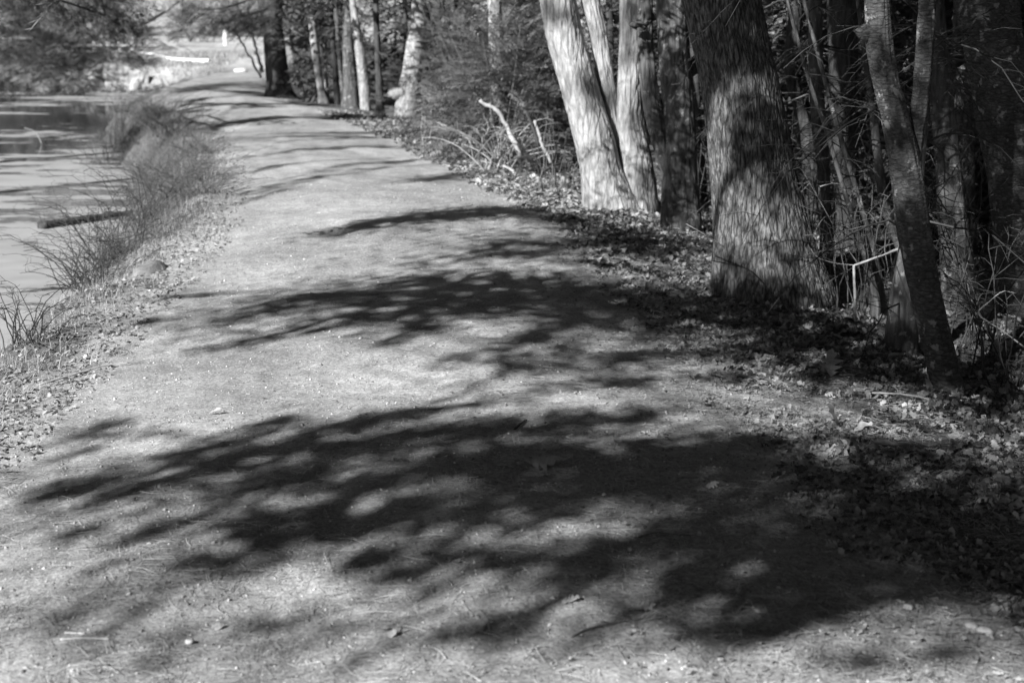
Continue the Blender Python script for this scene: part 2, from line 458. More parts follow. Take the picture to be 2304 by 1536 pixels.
# sprays -----------------------------------------------------------
def spray_template(nl, leaf, w, droop=.25, seed=0):
    """a flat evergreen twig 1 long: leaflets to both sides"""
    rg = np.random.default_rng(seed); V, F = [], []
    def quad(p, d, l, w):
        d = d / np.linalg.norm(d); sd_ = np.cross(d, [0, 0, 1.]); sd_ /= np.linalg.norm(sd_) + 1e-6
        k = len(V)
        V.extend([p, p + d * l * .5 + sd_ * w, p + d * l, p + d * l * .5 - sd_ * w]); F.append((k, k + 1, k + 2, k + 3))
    for i in range(nl):
        t = (i + .5) / nl
        for sg in (-1, 1):
            p = np.array([t, 0, -droop * t * t]); L = leaf * (1.15 - .75 * t) * rg.uniform(.7, 1.25)
            d = np.array([.65, sg * rg.uniform(.6, 1.1), rg.uniform(-.45, .3)])
            quad(p, d, L, w * rg.uniform(.8, 1.3))
    quad(np.array([.8, 0, -droop * .64]), np.array([1, 0, -.3]), leaf, w)
    V.extend([np.array([0, -.006, 0]), np.array([0, .006, 0]), np.array([1, .003, -droop]), np.array([1, -.003, -droop])]); k = len(V); F.append((k - 4, k - 3, k - 2, k - 1))
    return np.array(V), np.array(F)
SPRAY_F = [spray_template(11, .26, .022, .25, q) for q in range(3)]
SPRAY_C = [spray_template(5, .42, .06, .3, q) for q in range(3)]

def conifer_crown(base, z0, H, rad, nb, per, size, seed, fine=False, flat=.5, az=None):
    """boughs round a trunk, each carrying sprays"""
    rg = np.random.default_rng(seed); P, YW, PT = [], [], []
    bP = []
    for i in range(nb):
        t = (i + rg.uniform(0, 1)) / nb; z = z0 + (H - z0) * t
        a = rg.uniform(0, 2 * PI) if az is None else rg.uniform(*az)
        L = rad * (1 - .75 * t) * rg.uniform(.6, 1.15)
        s_ = np.linspace(0, 1, 5); dz = rg.uniform(-.15, .2)
        path = np.stack([np.cos(a) * L * s_, np.sin(a) * L * s_, z + dz * L * s_ - .32 * L * s_ ** 2], -1)
        bP.append(path)
        m = max(3, int(per * L / rad))
        u = rg.uniform(.15, 1.0, m) ** .8
        q = np.stack([np.interp(u, s_, path[:, k]) for k in range(3)], -1)
        q += rg.normal(size=(m, 3)) * np.array([.10, .10, .07]) * (.4 + L * .3)
        P.append(q); YW.append(a + rg.uniform(-1.3, 1.3, m)); PT.append(rg.uniform(-.6, .25, m))
    P = np.concatenate(P) + np.array([base[0], base[1], 0]); YW = np.concatenate(YW); PT = np.concatenate(PT)
    n = len(P); rt = rots(YW, PT, rg.uniform(-.6, .6, n)); sc = size * rg.uniform(.6, 1.3, n); tone = rg.uniform(0, 1, n)
    g = Geo(); T = SPRAY_F if fine else SPRAY_C; w = rg.integers(0, 3, n)
    for k in range(3):
        q = w == k
        if q.any():
            V, F = inst(T[k][0], T[k][1], P[q], rt[q], sc[q]); g.add(V, F, np.repeat(tone[q], len(T[k][1])))
    b = np.array(bP) + np.array([base[0], base[1], 0])
    return g, b
def bough_wood(b, r0=.022):
    m, K, _ = b.shape
    return tubes(b, np.repeat(np.linspace(r0, .004, K)[None], m, 0), 4)

def dead_branches(base_fn, z0, z1, nb, L0, seed, az=(0, 2 * PI), r0=.0058):
    """bare dead lower branches with side twigs; base_fn(z) -> centre, radius"""
    rg = np.random.default_rng(seed); mains, rm, tw, rt, own = [], [], [], [], []
    for i in range(nb):
        z = rg.uniform(z0, z1); a = rg.uniform(*az); L = L0 * rg.uniform(.4, 1.2)
        c, r = base_fn(z)
        k = np.linspace(0, 1, 7); w = np.cumsum(rg.normal(size=(7, 3)) * .022 * L, 0); w[0] = 0
        ri = rg.uniform(-.15, .35)
        p = np.stack([c[0] + np.cos(a) * (r * .7 + L * k), c[1] + np.sin(a) * (r * .7 + L * k), z + L * (ri * k - .55 * k * k)], -1) + w
        mains.append(p); rm.append(np.linspace(r0 * (.6 + .5 * L), .0015, 7))
        for j in range(int(5 + 7 * L)):
            u = rg.uniform(.15, .98); q = np.array([np.interp(u, k, p[:, e]) for e in range(3)])
            aa = a + rg.choice([-1, 1]) * rg.uniform(.4, 1.3); l = L * rg.uniform(.12, .42) * (1.1 - .6 * u)
            kk = np.linspace(0, 1, 4)
            t = np.stack([q[0] + np.cos(aa) * l * kk, q[1] + np.sin(aa) * l * kk, q[2] + l * (rg.uniform(-.7, .5) * kk - .2 * kk * kk)], -1)
            t[1:] += rg.normal(size=(3, 3)) * .05 * l
            own.append(i); tw.append(t); rt.append(np.linspace(.0024, .001, 4))
    out = []; tw = np.array(tw); rt = np.array(rt); own = np.array(own)
    for i in range(nb):
        g = Geo(); tn = rg.uniform(0, 1)
        V, F = tubes(mains[i][None], rm[i][None], 5); g.add(V, F, tn)
        V, F = tubes(tw[own == i], rt[own == i], 3); g.add(V, F, tn); out.append(g)
    return out

def tree_px(name, label, cat, stems, Y, H, mat, seg=40, step=.03, group=None, flare=.25, fl_h=.2, lob=5, fur=0, seed=0, crown=None, dead=None, amp=.03, fscale=14, part='trunk', top=.5):
    """stems: list of dicts or row lists; returns root and interpolators"""
    C0, r0 = px_centres(stems[0], Y, H, top)
    root = thing(name, (C0[0, 0], Y, gz(C0[0, 0], Y)), label, cat, group)
    fns = []
    for i, rows in enumerate(stems):
        C, r = px_centres(rows, Y + (.04 * i), H * (1 - .06 * i), top)
        low = C[0, 2] < .25
        zb = C[0, 2]
        zs = ring_heights(zb, 2.1, step, C[-1, 2])
        V, F, fn = trunk_surface(C, r, seg, zs, flare if low else 0, fl_h, lob, amp, fur, seed + i, fscale)
        mesh(part, V, F, mat, root, tone=None, smooth=True); fns.append(fn)
    fn = fns[0]
    def at(z, fn=fn):
        _, zf, cx, cy, cr = fn; return (np.interp(z, zf, cx), np.interp(z, zf, cy)), np.interp(z, zf, cr)
    if crown:
        c, _ = at(crown.get('z', 5))
        g, b = conifer_crown(c, crown['z0'], crown['H'], crown['rad'], crown['nb'], crown['per'], crown['size'], seed + 50, crown.get('fine', False), az=crown.get('az'))
        g.build('crown', crown.get('mat', M['needle_leaf']), root)
        V, F = bough_wood(b); mesh('limbs', V, F, M['twig_dark'], root, tone=.5)
    if dead:
        for g in dead_branches(at, dead['z0'], dead['z1'], dead['nb'], dead['L'], seed + 70, dead.get('az', (0, 2 * PI))):
            g.build('dead_branch', dead.get('mat', M['twig']), root)
    return root, at

# ------------------------------------------------------------------ the right-hand group of big trunks
D_BIG = on_z(1730, 655)[1]
big, big_at = tree_px('big_tree', 'massive dark tree with deeply furrowed bark and broad flared base, right of the path', 'tree',
    [[(0, 1532, 1714), (120, 1562, 1738), (200, 1578, 1758), (300, 1590, 1778), (400, 1600, 1795), (480, 1604, 1815), (550, 1604, 1836), (610, 1600, 1860), (660, 1596, 1884)]],
    D_BIG, 9, M['bark_furrowed'], seg=440, step=.008, flare=.20, fl_h=.09, lob=5, fur=.010, seed=3, amp=.02, fscale=25,
    crown=dict(z0=3.6, H=10, rad=3.9, nb=100, per=46, size=.55, fine=True, az=(-1.7, 1.5)))
D_A = on_z(1395, 470)[1]
clumpA, clA = tree_px('pale_clump_tree', 'sunlit clump of three pale stringy-barked stems fanning out from one base', 'tree',
    [[(0, 1213, 1296), (100, 1232, 1316), (200, 1260, 1350), (300, 1285, 1382), (380, 1303, 1400), (430, 1310, 1425), (470, 1308, 1450)],
     [(0, 1392, 1462), (80, 1391, 1460), (170, 1389, 1447), (250, 1386, 1446), (320, 1392, 1460), (400, 1398, 1476), (480, 1404, 1486)],
     [(0, 1306, 1348), (60, 1322, 1364), (120, 1334, 1374), (200, 1346, 1386), (280, 1368, 1402), (350, 1388, 1416), (420, 1404, 1430)]],
    D_A, 8.5, M['bark_pale'], seg=120, step=.014, flare=.30, fl_h=.10, lob=5, fur=.009, seed=8, amp=.035, fscale=16, part='stem',
    crown=dict(z0=4.5, H=9, rad=2.2, nb=24, per=14, size=.4, fine=True, az=(-1.5, 1.8)))
D_E = on_z(1530, 508)[1]
clumpE, clE = tree_px('shaded_twin_tree', 'shaded grey twin-stemmed tree just left of the massive dark trunk', 'tree',
    [[(0, 1476, 1545), (60, 1480, 1548), (130, 1482, 1552), (200, 1487, 1560), (300, 1494, 1568), (400, 1488, 1570), (460, 1486, 1574), (508, 1484, 1580)],
     [(0, 1434, 1470), (80, 1432, 1468), (180, 1437, 1478), (250, 1448, 1496), (330, 1466, 1510), (400, 1492, 1532), (440, 1506, 1540)]],
    D_E, 8.5, M['bark_grey'], seg=110, step=.014, flare=.25, fl_h=.10, lob=5, fur=.007, seed=12, amp=.04, fscale=13, part='stem',
    crown=dict(z0=4.5, H=9, rad=2.4, nb=30, per=16, size=.4, fine=True, az=(-1.5, 1.8)))
# limb stub and broken dark stub on those stems
pA, _ = on_y(1522, 178, D_E - .02); pB, _ = on_y(1560, 150, D_E + .12); pC, _ = on_y(1600, 120, D_E + .25)
stick_geo([pA, pB, pC], .075, .06, 12, 14).build('limb', M['bark_grey'], clumpE, smooth=True)
q = [on_y(*a, D_E - .12)[0] for a in ((1468, 42), (1452, 58), (1434, 57), (1426, 60))]
stick_geo(q, .006, .034, 10, 9, .004).build('broken_stub', M['bark_dark'], clumpE, smooth=True)
q = [on_y(*a, D_E - .12)[0] for a in ((1452, 58), (1444, 68), (1440, 78))]
stick_geo(q, .02, .006, 8, 8, .003).build('broken_stub', M['bark_dark'], clumpE, smooth=True)

D_F = on_z(2120, 868)[1]
treeF, fF = tree_px('forked_tree', 'slender forked tree with smooth banded bark leaning left, nearest trunk on the right', 'tree',
    [[(0, 1943, 2002), (50, 1944, 2005), (97, 1946, 2010), (140, 1952, 2016), (205, 1968, 2032), (260, 1980, 2046), (322, 1993, 2062), (380, 2002, 2074), (410, 2007, 2080), (465, 2010, 2088), (530, 2020, 2096), (595, 2033, 2108), (660, 2048, 2120), (725, 2065, 2134), (790, 2080, 2150), (830, 2088, 2162), (870, 2096, 2176)],
     [(0, 2066, 2107), (80, 2062, 2104), (146, 2058, 2100), (200, 2052, 2094), (249, 2048, 2090), (310, 2040, 2080), (360, 2034, 2072), (420, 2030, 2066), (480, 2034, 2068)]],
    D_F, 7.5, M['bark_banded'], seg=90, step=.012, flare=.55, fl_h=.10, lob=5, fur=.005, seed=21, amp=.05, fscale=18, part='stem',
    crown=dict(z0=3.6, H=8, rad=2.7, nb=60, per=26, size=.45, fine=True, az=(-1.2, 1.6)))
p = [on_y(*a, D_F)[0] for a in ((1968, 88), (1948, 74), (1932, 60))]
stick_geo(p, .035, .03, 10, 12, .002).build('branch_stub', M['bark_banded'], treeF, smooth=True)
D_H = 8.4
treeH, fH = tree_px('broad_shaded_tree', 'broad shaded trunk with faint horizontal bands at the right edge of the picture', 'tree',
    [[(0, 2152, 2292), (90, 2166, 2300), (180, 2184, 2312), (290, 2198, 2326), (400, 2222, 2350), (520, 2236, 2372), (640, 2246, 2392), (700, 2244, 2404)]],
    D_H, 9, M['bark_banded'], seg=110, step=.016, flare=.1, fl_h=.2, lob=4, fur=.005, seed=31, amp=.03,
    crown=dict(z0=3.2, H=9, rad=4.0, nb=120, per=44, size=.5, fine=True), dead=dict(z0=.5, z1=2.2, nb=10, L=1.0, az=(2.2, 4.6)))
treeI, fI = tree_px('shaded_stump_tree', 'short dim trunk low between the forked tree and the broad shaded trunk', 'tree',
    [[(380, 2106, 2160), (480, 2110, 2172), (560, 2116, 2186), (640, 2122, 2200), (690, 2118, 2208)]], 8.9, 7, M['bark_grey'], seg=60, step=.02, flare=.15, seed=37,
    dead=dict(z0=.3, z1=1.6, nb=8, L=.9))

# bare stems and trunks in the shade behind them
BG = [
 ('woodland_tree', 'dark straight trunk in the shade behind the forked tree', [(0, 1862, 1932), (150, 1864, 1930), (300, 1874, 1932), (450, 1880, 1932), (560, 1884, 1938)], 11.0, 'bark_dark', 1),
 ('woodland_tree', 'thin grey patchily lit trunk just right of the massive dark tree', [(0, 1818, 1850), (150, 1820, 1852), (260, 1824, 1856), (380, 1836, 1866), (500, 1842, 1872), (590, 1846, 1880)], 10.2, 'bark_grey', 2),
 ('woodland_tree', 'leaning dim trunk rising right of the big trunk toward the upper frame', [(0, 1780, 1812), (80, 1768, 1800), (160, 1762, 1790), (300, 1800, 1830), (520, 1810, 1850)], 13.0, 'bark_dark', 3),
 ('woodland_tree', 'narrow dark trunk seen in the gap right of the fork', [(0, 2010, 2024), (150, 2014, 2030), (300, 2020, 2040), (480, 2024, 2050)], 13.5, 'bark_dark', 4),
 ('woodland_tree', 'dim trunk in the gap between the fork and the broad shaded tree', [(0, 2146, 2166), (120, 2142, 2172), (260, 2144, 2190), (420, 2150, 2192), (560, 2154, 2196)], 11.5, 'bark_grey', 5),
 ('woodland_tree', 'far slim trunk in the wood beside the left edge of the massive tree', [(0, 1546, 1568), (200, 1556, 1574), (420, 1572, 1592), (500, 1574, 1600)], 14.0, 'bark_dark', 6),
 ('leaning_stem', 'slim leaning stem crossing behind the forked tree from upper left', [(130, 1940, 1950), (263, 1956, 1974), (450, 1976, 1998), (540, 2006, 2028), (600, 2034, 2054), (640, 2044, 2066)], 8.6, 'bark_grey', 7),
 ('leaning_stem', 'left one of two slim bare stems leaning left behind the pale bent stick', [(200, 1820, 1830), (278, 1850, 1860), (380, 1880, 1890), (450, 1900, 1911), (530, 1924, 1936), (600, 1946, 1960), (680, 1962, 1984), (718, 1956, 1980)], 8.2, 'bark_grey', 8),
 ('leaning_stem', 'right one of two slim bare stems leaning left behind the pale bent stick', [(200, 1856, 1866), (320, 1888, 1900), (420, 1918, 1932), (500, 1938, 1954), (570, 1958, 1976), (650, 1974, 1990), (700, 1976, 1998)], 8.35, 'bark_grey', 9),
 ('stump_tree', 'rough dark trunk base close behind the forked tree, leaning left', [(430, 2036, 2076), (560, 2022, 2072), (640, 2008, 2064), (720, 1996, 2068)], 7.2, 'bark_grey', 10),
]
for nm, lab, rows, Y, mt, sd_ in BG:
    thin = nm == 'leaning_stem'
    tree_px(nm, lab, 'tree', [rows], Y, 3.2 if thin else (2.2 if nm == 'stump_tree' else 7), M[mt], seg=30, step=.03, flare=.2, seed=40 + sd_, amp=.05 if thin else .035,
        crown=None if thin or nm == 'stump_tree' else dict(z0=2.4, H=8, rad=2.7, nb=60, per=34, size=.55, fine=True, az=(-1.3, 1.3)),
        dead=dict(z0=.15, z1=2.3, nb=7 if thin else 24, L=.55 if thin else 1.15, mat=M['twig'] if sd_ % 2 else M['twig_dark']), part='trunk')

# ------------------------------------------------------------------ trees along the far right edge of the path
FARTREES = [
 ('dark_path_tree', 'thick dark trunk where the path bends away, forked low with a slimmer stem', [[(0, 586, 636), (60, 598, 636), (122, 603, 644), (180, 602, 652), (205, 598, 660), (220, 592, 672)], [(0, 578, 600), (60, 590, 602), (150, 596, 610), (205, 600, 616)]], on_z(630, 217)[1], 'bark_dark', 1, True),
 ('path_tree', 'slim pale-barked tree with mottled light patches right of the dark bend tree', [[(0, 684, 706), (60, 694, 713), (120, 700, 720), (180, 710, 726), (215, 716, 734), (228, 714, 742)]], on_z(727, 226)[1], 'bark_white', 2, True),
 ('path_tree', 'stout grey tree with a bulging base among the far trunks', [[(0, 776, 796), (80, 772, 794), (150, 772, 800), (200, 774, 806), (240, 768, 812)]], on_z(790, 238)[1], 'bark_grey', 3, True),
 ('path_tree', 'pale trunk with a bright broken fork, beside the stout bulging tree', [[(0, 786, 800), (70, 792, 812), (110, 798, 820), (180, 806, 830), (243, 810, 836)]], on_z(825, 241)[1], 'bark_pale', 4, False),
 ('path_tree', 'thin dark tree standing at the very path edge and casting the long line of shadow', [[(0, 838, 852), (100, 841, 856), (180, 845, 860), (240, 846, 864), (268, 842, 870)]], on_z(857, 266)[1], 'bark_dark', 5, True),
 ('bent_path_tree', 'big curved grey tree leaning right with a spur root at its base', [[(0, 926, 950), (40, 926, 958), (65, 920, 962), (100, 913, 962), (125, 910, 957), (170, 902, 950), (200, 896, 944), (240, 888, 942)]], on_z(915, 250)[1] , 'bark_pale', 6, True),
 ('path_tree', 'small white sunlit stem leaning left beside the dark bend tree', [[(0, 640, 646), (60, 646, 653), (122, 656, 664), (165, 666, 674), (190, 672, 680), (222, 678, 690)]], on_z(680, 221)[1], 'bark_white', 7, False),
 ('path_tree', 'faint slender trunk glimpsed between the mottled tree and the bulging tree', [[(0, 716, 724), (100, 727, 736), (175, 730, 738), (232, 730, 742)]], on_z(735, 222)[1], 'bark_pale', 8, False),
 ('path_tree', 'dim slender trunk immediately left of the stout bulging tree', [[(0, 750, 760), (120, 758, 768), (200, 766, 776), (235, 766, 780)]], on_z(770, 232)[1], 'bark_grey', 9, False),
 ('path_tree', 'pale trunk rising out of the top of the evergreen bush', [[(0, 1095, 1128), (67, 1099, 1131), (160, 1102, 1136), (300, 1104, 1142)]], 18.0, 'bark_pale', 10, True),
]
for nm, lab, st, Y, mt, sd_, cr in FARTREES:
    rt, at = tree_px(nm, lab, 'tree', st, Y, 9, M[mt], seg=36, step=.06, flare=.2, fl_h=.25, seed=60 + sd_, amp=.05, fur=.006, part='trunk',
        crown=dict(z0=3.2, H=9.5, rad=2.6, nb=26, per=12, size=.7) if cr else None,
        dead=dict(z0=.7, z1=2.6, nb=7, L=1.0, mat=M['twig']))
    if nm == 'bent_path_tree':
        q = [on_y(*a, Y - .1)[0] for a in ((905, 205), (885, 212), (876, 205))]
        stick_geo(q, .12, .06, 12, 14, .012).build('spur_root', M['bark_pale'], rt, smooth=True)
        q = [on_y(*a, Y)[0] for a in ((945, 85), (972, 60), (985, 20), (1000, -60))]
        stick_geo(q, .12, .08, 14, 14, .01).build('limb', M['bark_dark'], rt, smooth=True)
# pale leaning saplings left of the dark bend tree
for lab, pts, w in (('pale bare sapling stem leaning hard left in front of the bright field', [(500, 20), (530, 72), (545, 100), (566, 135), (588, 175)], 4.5),
                    ('brighter bare sapling leaning left, close to the dark bend tree', [(545, 40), (566, 80), (578, 120), (592, 165)], 7.0)):
    Y = on_z(590, 190)[1] - 6
    q = [on_y(a, b, Y)[0] for a, b in pts]; k = w / 2 * Y / FPX
    rt = thing('sapling', (q[-1][0], Y, gz(q[-1][0], Y)), lab, 'sapling', 'leaning saplings at the path bend')
    sg = stick_geo(q[::-1] + [q[0] + np.array([-.5, 0, 1.5])], k * 1.25, k * .5, 24, 8, .01)
    tw = []
    for j in range(14):
        b = q[0] + (q[1] - q[0]) * R.uniform(0, 1); kk = np.linspace(0, 1, 5)[:, None]
        tw.append(b + kk * np.array([R.uniform(-.8, .4), R.uniform(-.5, .5), R.uniform(.2, .9)]))
    V, F = tubes(np.array(tw), np.repeat(np.linspace(.008, .003, 5)[None], 14, 0), 3)
    sg.add(V, F, .6); sg.build('stem', M['bark_white'], rt)

# ------------------------------------------------------------------ evergreen understorey
def bush_mesh(rx, ry, h, n, size, seed, zlow=0.02):
    """dense bush: sprays over and inside an uneven dome, pointing outward"""
    rg = np.random.default_rng(seed)
    u = rg.normal(size=(n, 3)); u /= np.linalg.norm(u, axis=1)[:, None]; u[:, 2] = np.abs(u[:, 2])
    lump = 1 + .42 * fbm(u * 2.1 + seed, 2)
    rr = rg.uniform(.35, 1, n) ** .5 * lump
    P = u * rr[:, None] * np.array([rx, ry, h]); P[:, 2] += zlow
    yaw = np.arctan2(u[:, 1], u[:, 0]) + rg.uniform(-.9, .9, n); pt = np.arcsin(np.clip(u[:, 2], -1, 1)) * .6 + rg.uniform(-.7, .4, n)
    P -= .35 * size * np.stack([np.cos(yaw), np.sin(yaw), 0 * yaw], -1)
    rt = rots(yaw, pt, rg.uniform(-.8, .8, n)); sc = size * rg.uniform(.6, 1.3, n)
    g = Geo(); w = rg.integers(0, 3, n); tone = np.clip(.5 + .5 * fbm(P * 3, 2) + rg.normal(size=n) * .18, 0, 1)
    for k in range(3):
        q = w == k; V, F = inst(SPRAY_F[k][0], SPRAY_F[k][1], P[q], rt[q], sc[q]); g.add(V, F, np.repeat(tone[q], len(SPRAY_F[k][1])))
    st = []
    for j in range(16):
        a = rg.uniform(0, 2 * PI); e = np.array([np.cos(a) * rx * .7, np.sin(a) * ry * .7, h * rg.uniform(.5, 1)]); kk = np.linspace(0, 1, 5)[:, None]
        st.append(kk * e * np.array([1, 1, 1]) * (.6 + .4 * kk) + rg.normal(size=(5, 3)) * .02)
    V, F = tubes(np.array(st), np.repeat(np.linspace(.018, .004, 5)[None], 16, 0), 4)
    return g, (V, F)
def shift(g, p):
    g.V = [v + p for v in g.V]; return g
BUSH = [
 ('large feathery evergreen bush filling the gap left of the pale clump', 1130, 16.9, .85, .95, 1.75, 1500, 'needle_pale'),
 ('low evergreen bush spilling onto the path edge behind the broken pale branch', 1035, 19.4, .55, .6, .95, 600, 'needle_pale'),
 ('tall evergreen bush right behind the pale clump stems', 1235, 18.0, .85, .9, 2.05, 1000, 'needle_leaf'),
 ('evergreen bush at the foot of the big curved tree', 1020, 22.6, .6, .8, 2.2, 800, 'needle_pale'),
 ('upright evergreen bush behind the large feathery one, around the pale rising trunk', 1090, 20.6, 1.3, 1.0, 2.2, 1100, 'needle_leaf'),
]
for i, (lab, px, Y, rx, ry, h, n, mt) in enumerate(BUSH):
    x = on_y(px, 300, Y)[0][0]; b = np.array([x, Y, gz(x, Y)])
    rt = thing('evergreen_bush', b, lab, 'bush', 'evergreen bushes right of the path')
    g, (V, F) = bush_mesh(rx, ry, h, n, .26, 90 + i)
    shift(g, b).build('foliage', M[mt], rt); mesh('stems', V + b, F, M['twig'], rt, tone=.6)

# young shaded hemlocks filling the wood (copies of three)
proto = []
def hemlock_proto(i):
    rg = np.random.default_rng(200 + i); H = (5.5, 4.5, 6.5)[i]
    rt = thing('young_hemlock', (0, 0, 0), 'x', 'tree', 'young evergreens filling the wood')
    g, b = conifer_crown((0, 0), .15, H, (1.5, 1.3, 1.7)[i], (46, 40, 50)[i], 15, .5, 210 + i, False)
    g.build('crown', M['needle_dark'] if i else M['needle_leaf'], rt)
    zs = np.arange(-.3, H, .3); C = np.stack([.05 * np.sin(zs), .05 * np.cos(zs * 1.3), zs], -1)
    V, F, _ = trunk_surface(C, np.linspace(.075, .02, len(zs)), 12, zs, .2, .2)
    mesh('trunk', V, F, M['bark_dark'], rt, smooth=True)
    V, F = bough_wood(b, .014); mesh('limbs', V, F, M['twig_dark'], rt, tone=.4)
    return rt
def copy_tree(o, loc, rz, sc, label, parent=None):
    c = o.copy(); COL.objects.link(c)
    if parent is not None: c.parent = parent
    else:
        c.location = loc; c.rotation_euler = (0, 0, rz); c.scale = (sc, sc, sc); c['label'] = label
    for ch in [q for q in bpy.data.objects if q.parent == o]: copy_tree(ch, None, 0, 1, None, c)
    return c
spots = []
for row, (Y, n, x0, x1) in enumerate([(12.6, 5, 3.0, 7.0), (16, 6, 2.0, 8.5), (20, 7, .9, 10), (25.5, 7, -1.6, 12), (31, 9, -4.2, 13), (37, 10, -5.6, 16), (44, 7, -6.0, 8), (52, 6, -7.2, 6)]):
    for k in range(n):
        spots.append((x0 + (x1 - x0) * (k + R.uniform(.2, .8)) / n, Y + R.uniform(-1.2, 1.2)))
protos = [hemlock_proto(i) for i in range(3)]
first = [True] * 3
for j, (x, y) in enumerate(spots):
    i = j % 3; lab = 'blurred young evergreen tree standing in the shaded wood behind the trunks'
    z = gz(x, y); sc = R.uniform(.75, 1.15); rz = R.uniform(0, 6.28)
    if first[i]:
        o = protos[i]; o.location = (x, y, z); o.rotation_euler = (0, 0, rz); o.scale = (sc,) * 3; o['label'] = lab; first[i] = False
    else: copy_tree(protos[i], (x, y, z), rz, sc, lab)

tall = thing('unseen_evergreen', (0, 0, 0), 'unseen tall evergreen added to block sky light, beside and behind the viewpoint', 'tree', 'unseen evergreens added to block sky light')  # out of view, added so their crowns cut down the sky light
g, b = conifer_crown((0, 0), 3.2, 12.5, 3.2, 90, 36, .5, 950, True); g.build('crown', M['needle_leaf'], tall)
zs = np.arange(-.3, 12, .3); V, F, _ = trunk_surface(np.stack([.05 * np.sin(zs * .4), .05 * np.cos(zs * .3), zs], -1), np.linspace(.2, .03, len(zs)), 28, zs, .3, .25, 5, .04, 0, 9)
mesh('trunk', V, F, M['bark_furrowed'], tall, smooth=True); V, F = bough_wood(b, .03); mesh('limbs', V, F, M['twig_dark'], tall, tone=.4)
for g in dead_branches(lambda z: ((0, 0), .18), .9, 3.2, 10, 1.3, 951): g.build('dead_branch', M['twig_dark'], tall)
for j, (x, y, sc) in enumerate([(4.5, -3, 1.), (6.5, 2.5, 1.), (3.2, -8, 1.1), (8, 7, 1.), (0.5, -11, 1.1), (5.5, 8.8, .8), (9.5, 11.5, 1.), (7.5, 14.5, .9), (-3.5, -13, 1.1), (5.0, 5.4, .8)]):
    if j == 0: tall.location = (x, y, gz(x, y))
    else: copy_tree(tall, (x, y, gz(x, y)), R.uniform(0, 6.28), sc, tall['label'])
for j, (x, y, sc, lab) in enumerate([(-18.5, 66, .8, 'dark evergreen on the bank beyond the fence, nearest the bright field'), (-23, 62, 1.0, 'dark evergreen on the far bank behind the middle of the fence'), (-27.5, 66, 1.2, 'dark evergreen on the far bank left of the fence'), (-24, 53, .8, 'dark evergreen close above the far left corner of the pond')]):
    copy_tree(protos[0], (x, y, gz(x, y)), R.uniform(0, 6.28), sc, lab)['group'] = 'evergreens beyond the pond'
# tangled dead brush on the floor of the wood, right
def thicket(b, rad, h, n, seed, mat, name, label, group, r=.0035, arch=.6, part='canes'):
    rg = np.random.default_rng(seed); mains, tw = [], []
    for i in range(n):
        a = rg.uniform(0, 2 * PI); d = rg.uniform(0, rad * .4, 1)[0]; L = h * rg.uniform(.5, 1.3)
        k = np.linspace(0, 1, 8); out = rg.uniform(.2, 1.0) * rad
        aa = rg.uniform(0, 2 * PI)
        p = np.stack([np.cos(aa) * d + np.cos(a) * out * k, np.sin(aa) * d + np.sin(a) * out * k, L * (k * (1 + arch) - arch * 1.15 * k * k) - .03], -1)
        p[1:] += np.cumsum(rg.normal(size=(7, 3)) * .02 * L, 0)
        mains.append(p)
        for j in range(6):
            u = rg.uniform(.25, 1); q = np.array([np.interp(u, k, p[:, e]) for e in range(3)]); l = L * rg.uniform(.12, .4)
            v = rg.normal(size=3); v[2] = abs(v[2]) * .8; v /= np.linalg.norm(v); kk = np.linspace(0, 1, 4)[:, None]
            tw.append(q + v * l * kk + np.array([0, 0, -.25 * l]) * kk ** 2 + np.concatenate([np.zeros((1, 3)), rg.normal(size=(3, 3)) * .04 * l]))
    rt = thing(name, b, label, 'shrub', group)
    V, F = tubes(np.array(mains), np.repeat((r * np.linspace(1.2, .45, 8))[None], n, 0), 4)
    g = Geo(); g.add(V + b, F, np.repeat(rg.uniform(0, 1, n), 7 * 4))
    V, F = tubes(np.array(tw), np.repeat((r * np.linspace(.6, .25, 4))[None], len(tw), 0), 3)
    g.add(V + b, F, np.repeat(rg.uniform(0, 1, len(tw)), 3 * 3)); g.build(part, mat, rt)
    return rt
TH = [('leafless brush tangled around the slim leaning stems', 1940, 8.3, .55, .9, 16), ('leafless brush between the massive trunk and the dark straight trunk', 1860, 9.6, .7, 1.1, 18),
      ('dim brush behind the base of the forked tree', 2060, 9.2, .8, 1.1, 20), ('dim brush in front of the broad shaded trunk', 2215, 7.4, .6, .8, 14),
      ('brush low at the right edge of the picture', 2310, 6.6, .6, .7, 12), ('brush deep in the shade right of the fork', 2130, 10.5, 1.0, 1.4, 22),
      ('brush behind the twin-stemmed shaded tree', 1585, 12.2, .7, 1.0, 16), ('brush at the left foot of the pale clump', 1245, 13.9, .6, .7, 16), ('brush tangled among the broken branches below the evergreens', 1120, 15.7, .9, .5, 34),
      ('brush on the path edge beside the grey broken log', 985, 18.0, .7, .6, 14)]
for i, (lab, px, Y, rad, h, n) in enumerate(TH):
    x = on_y(px, 500, Y)[0][0]
    thicket(np.array([x, Y, gz(x, Y)]), rad, h, n, 300 + i, M['grass_light'] if i in (8, 9) else M['twig'] if i in (0, 1, 7) else M['twig_dark'], 'leafless_shrub', lab, 'leafless shrubs in the wood', .006 if i in (8, 9) else .004, .95 if i in (8, 9) else .6)

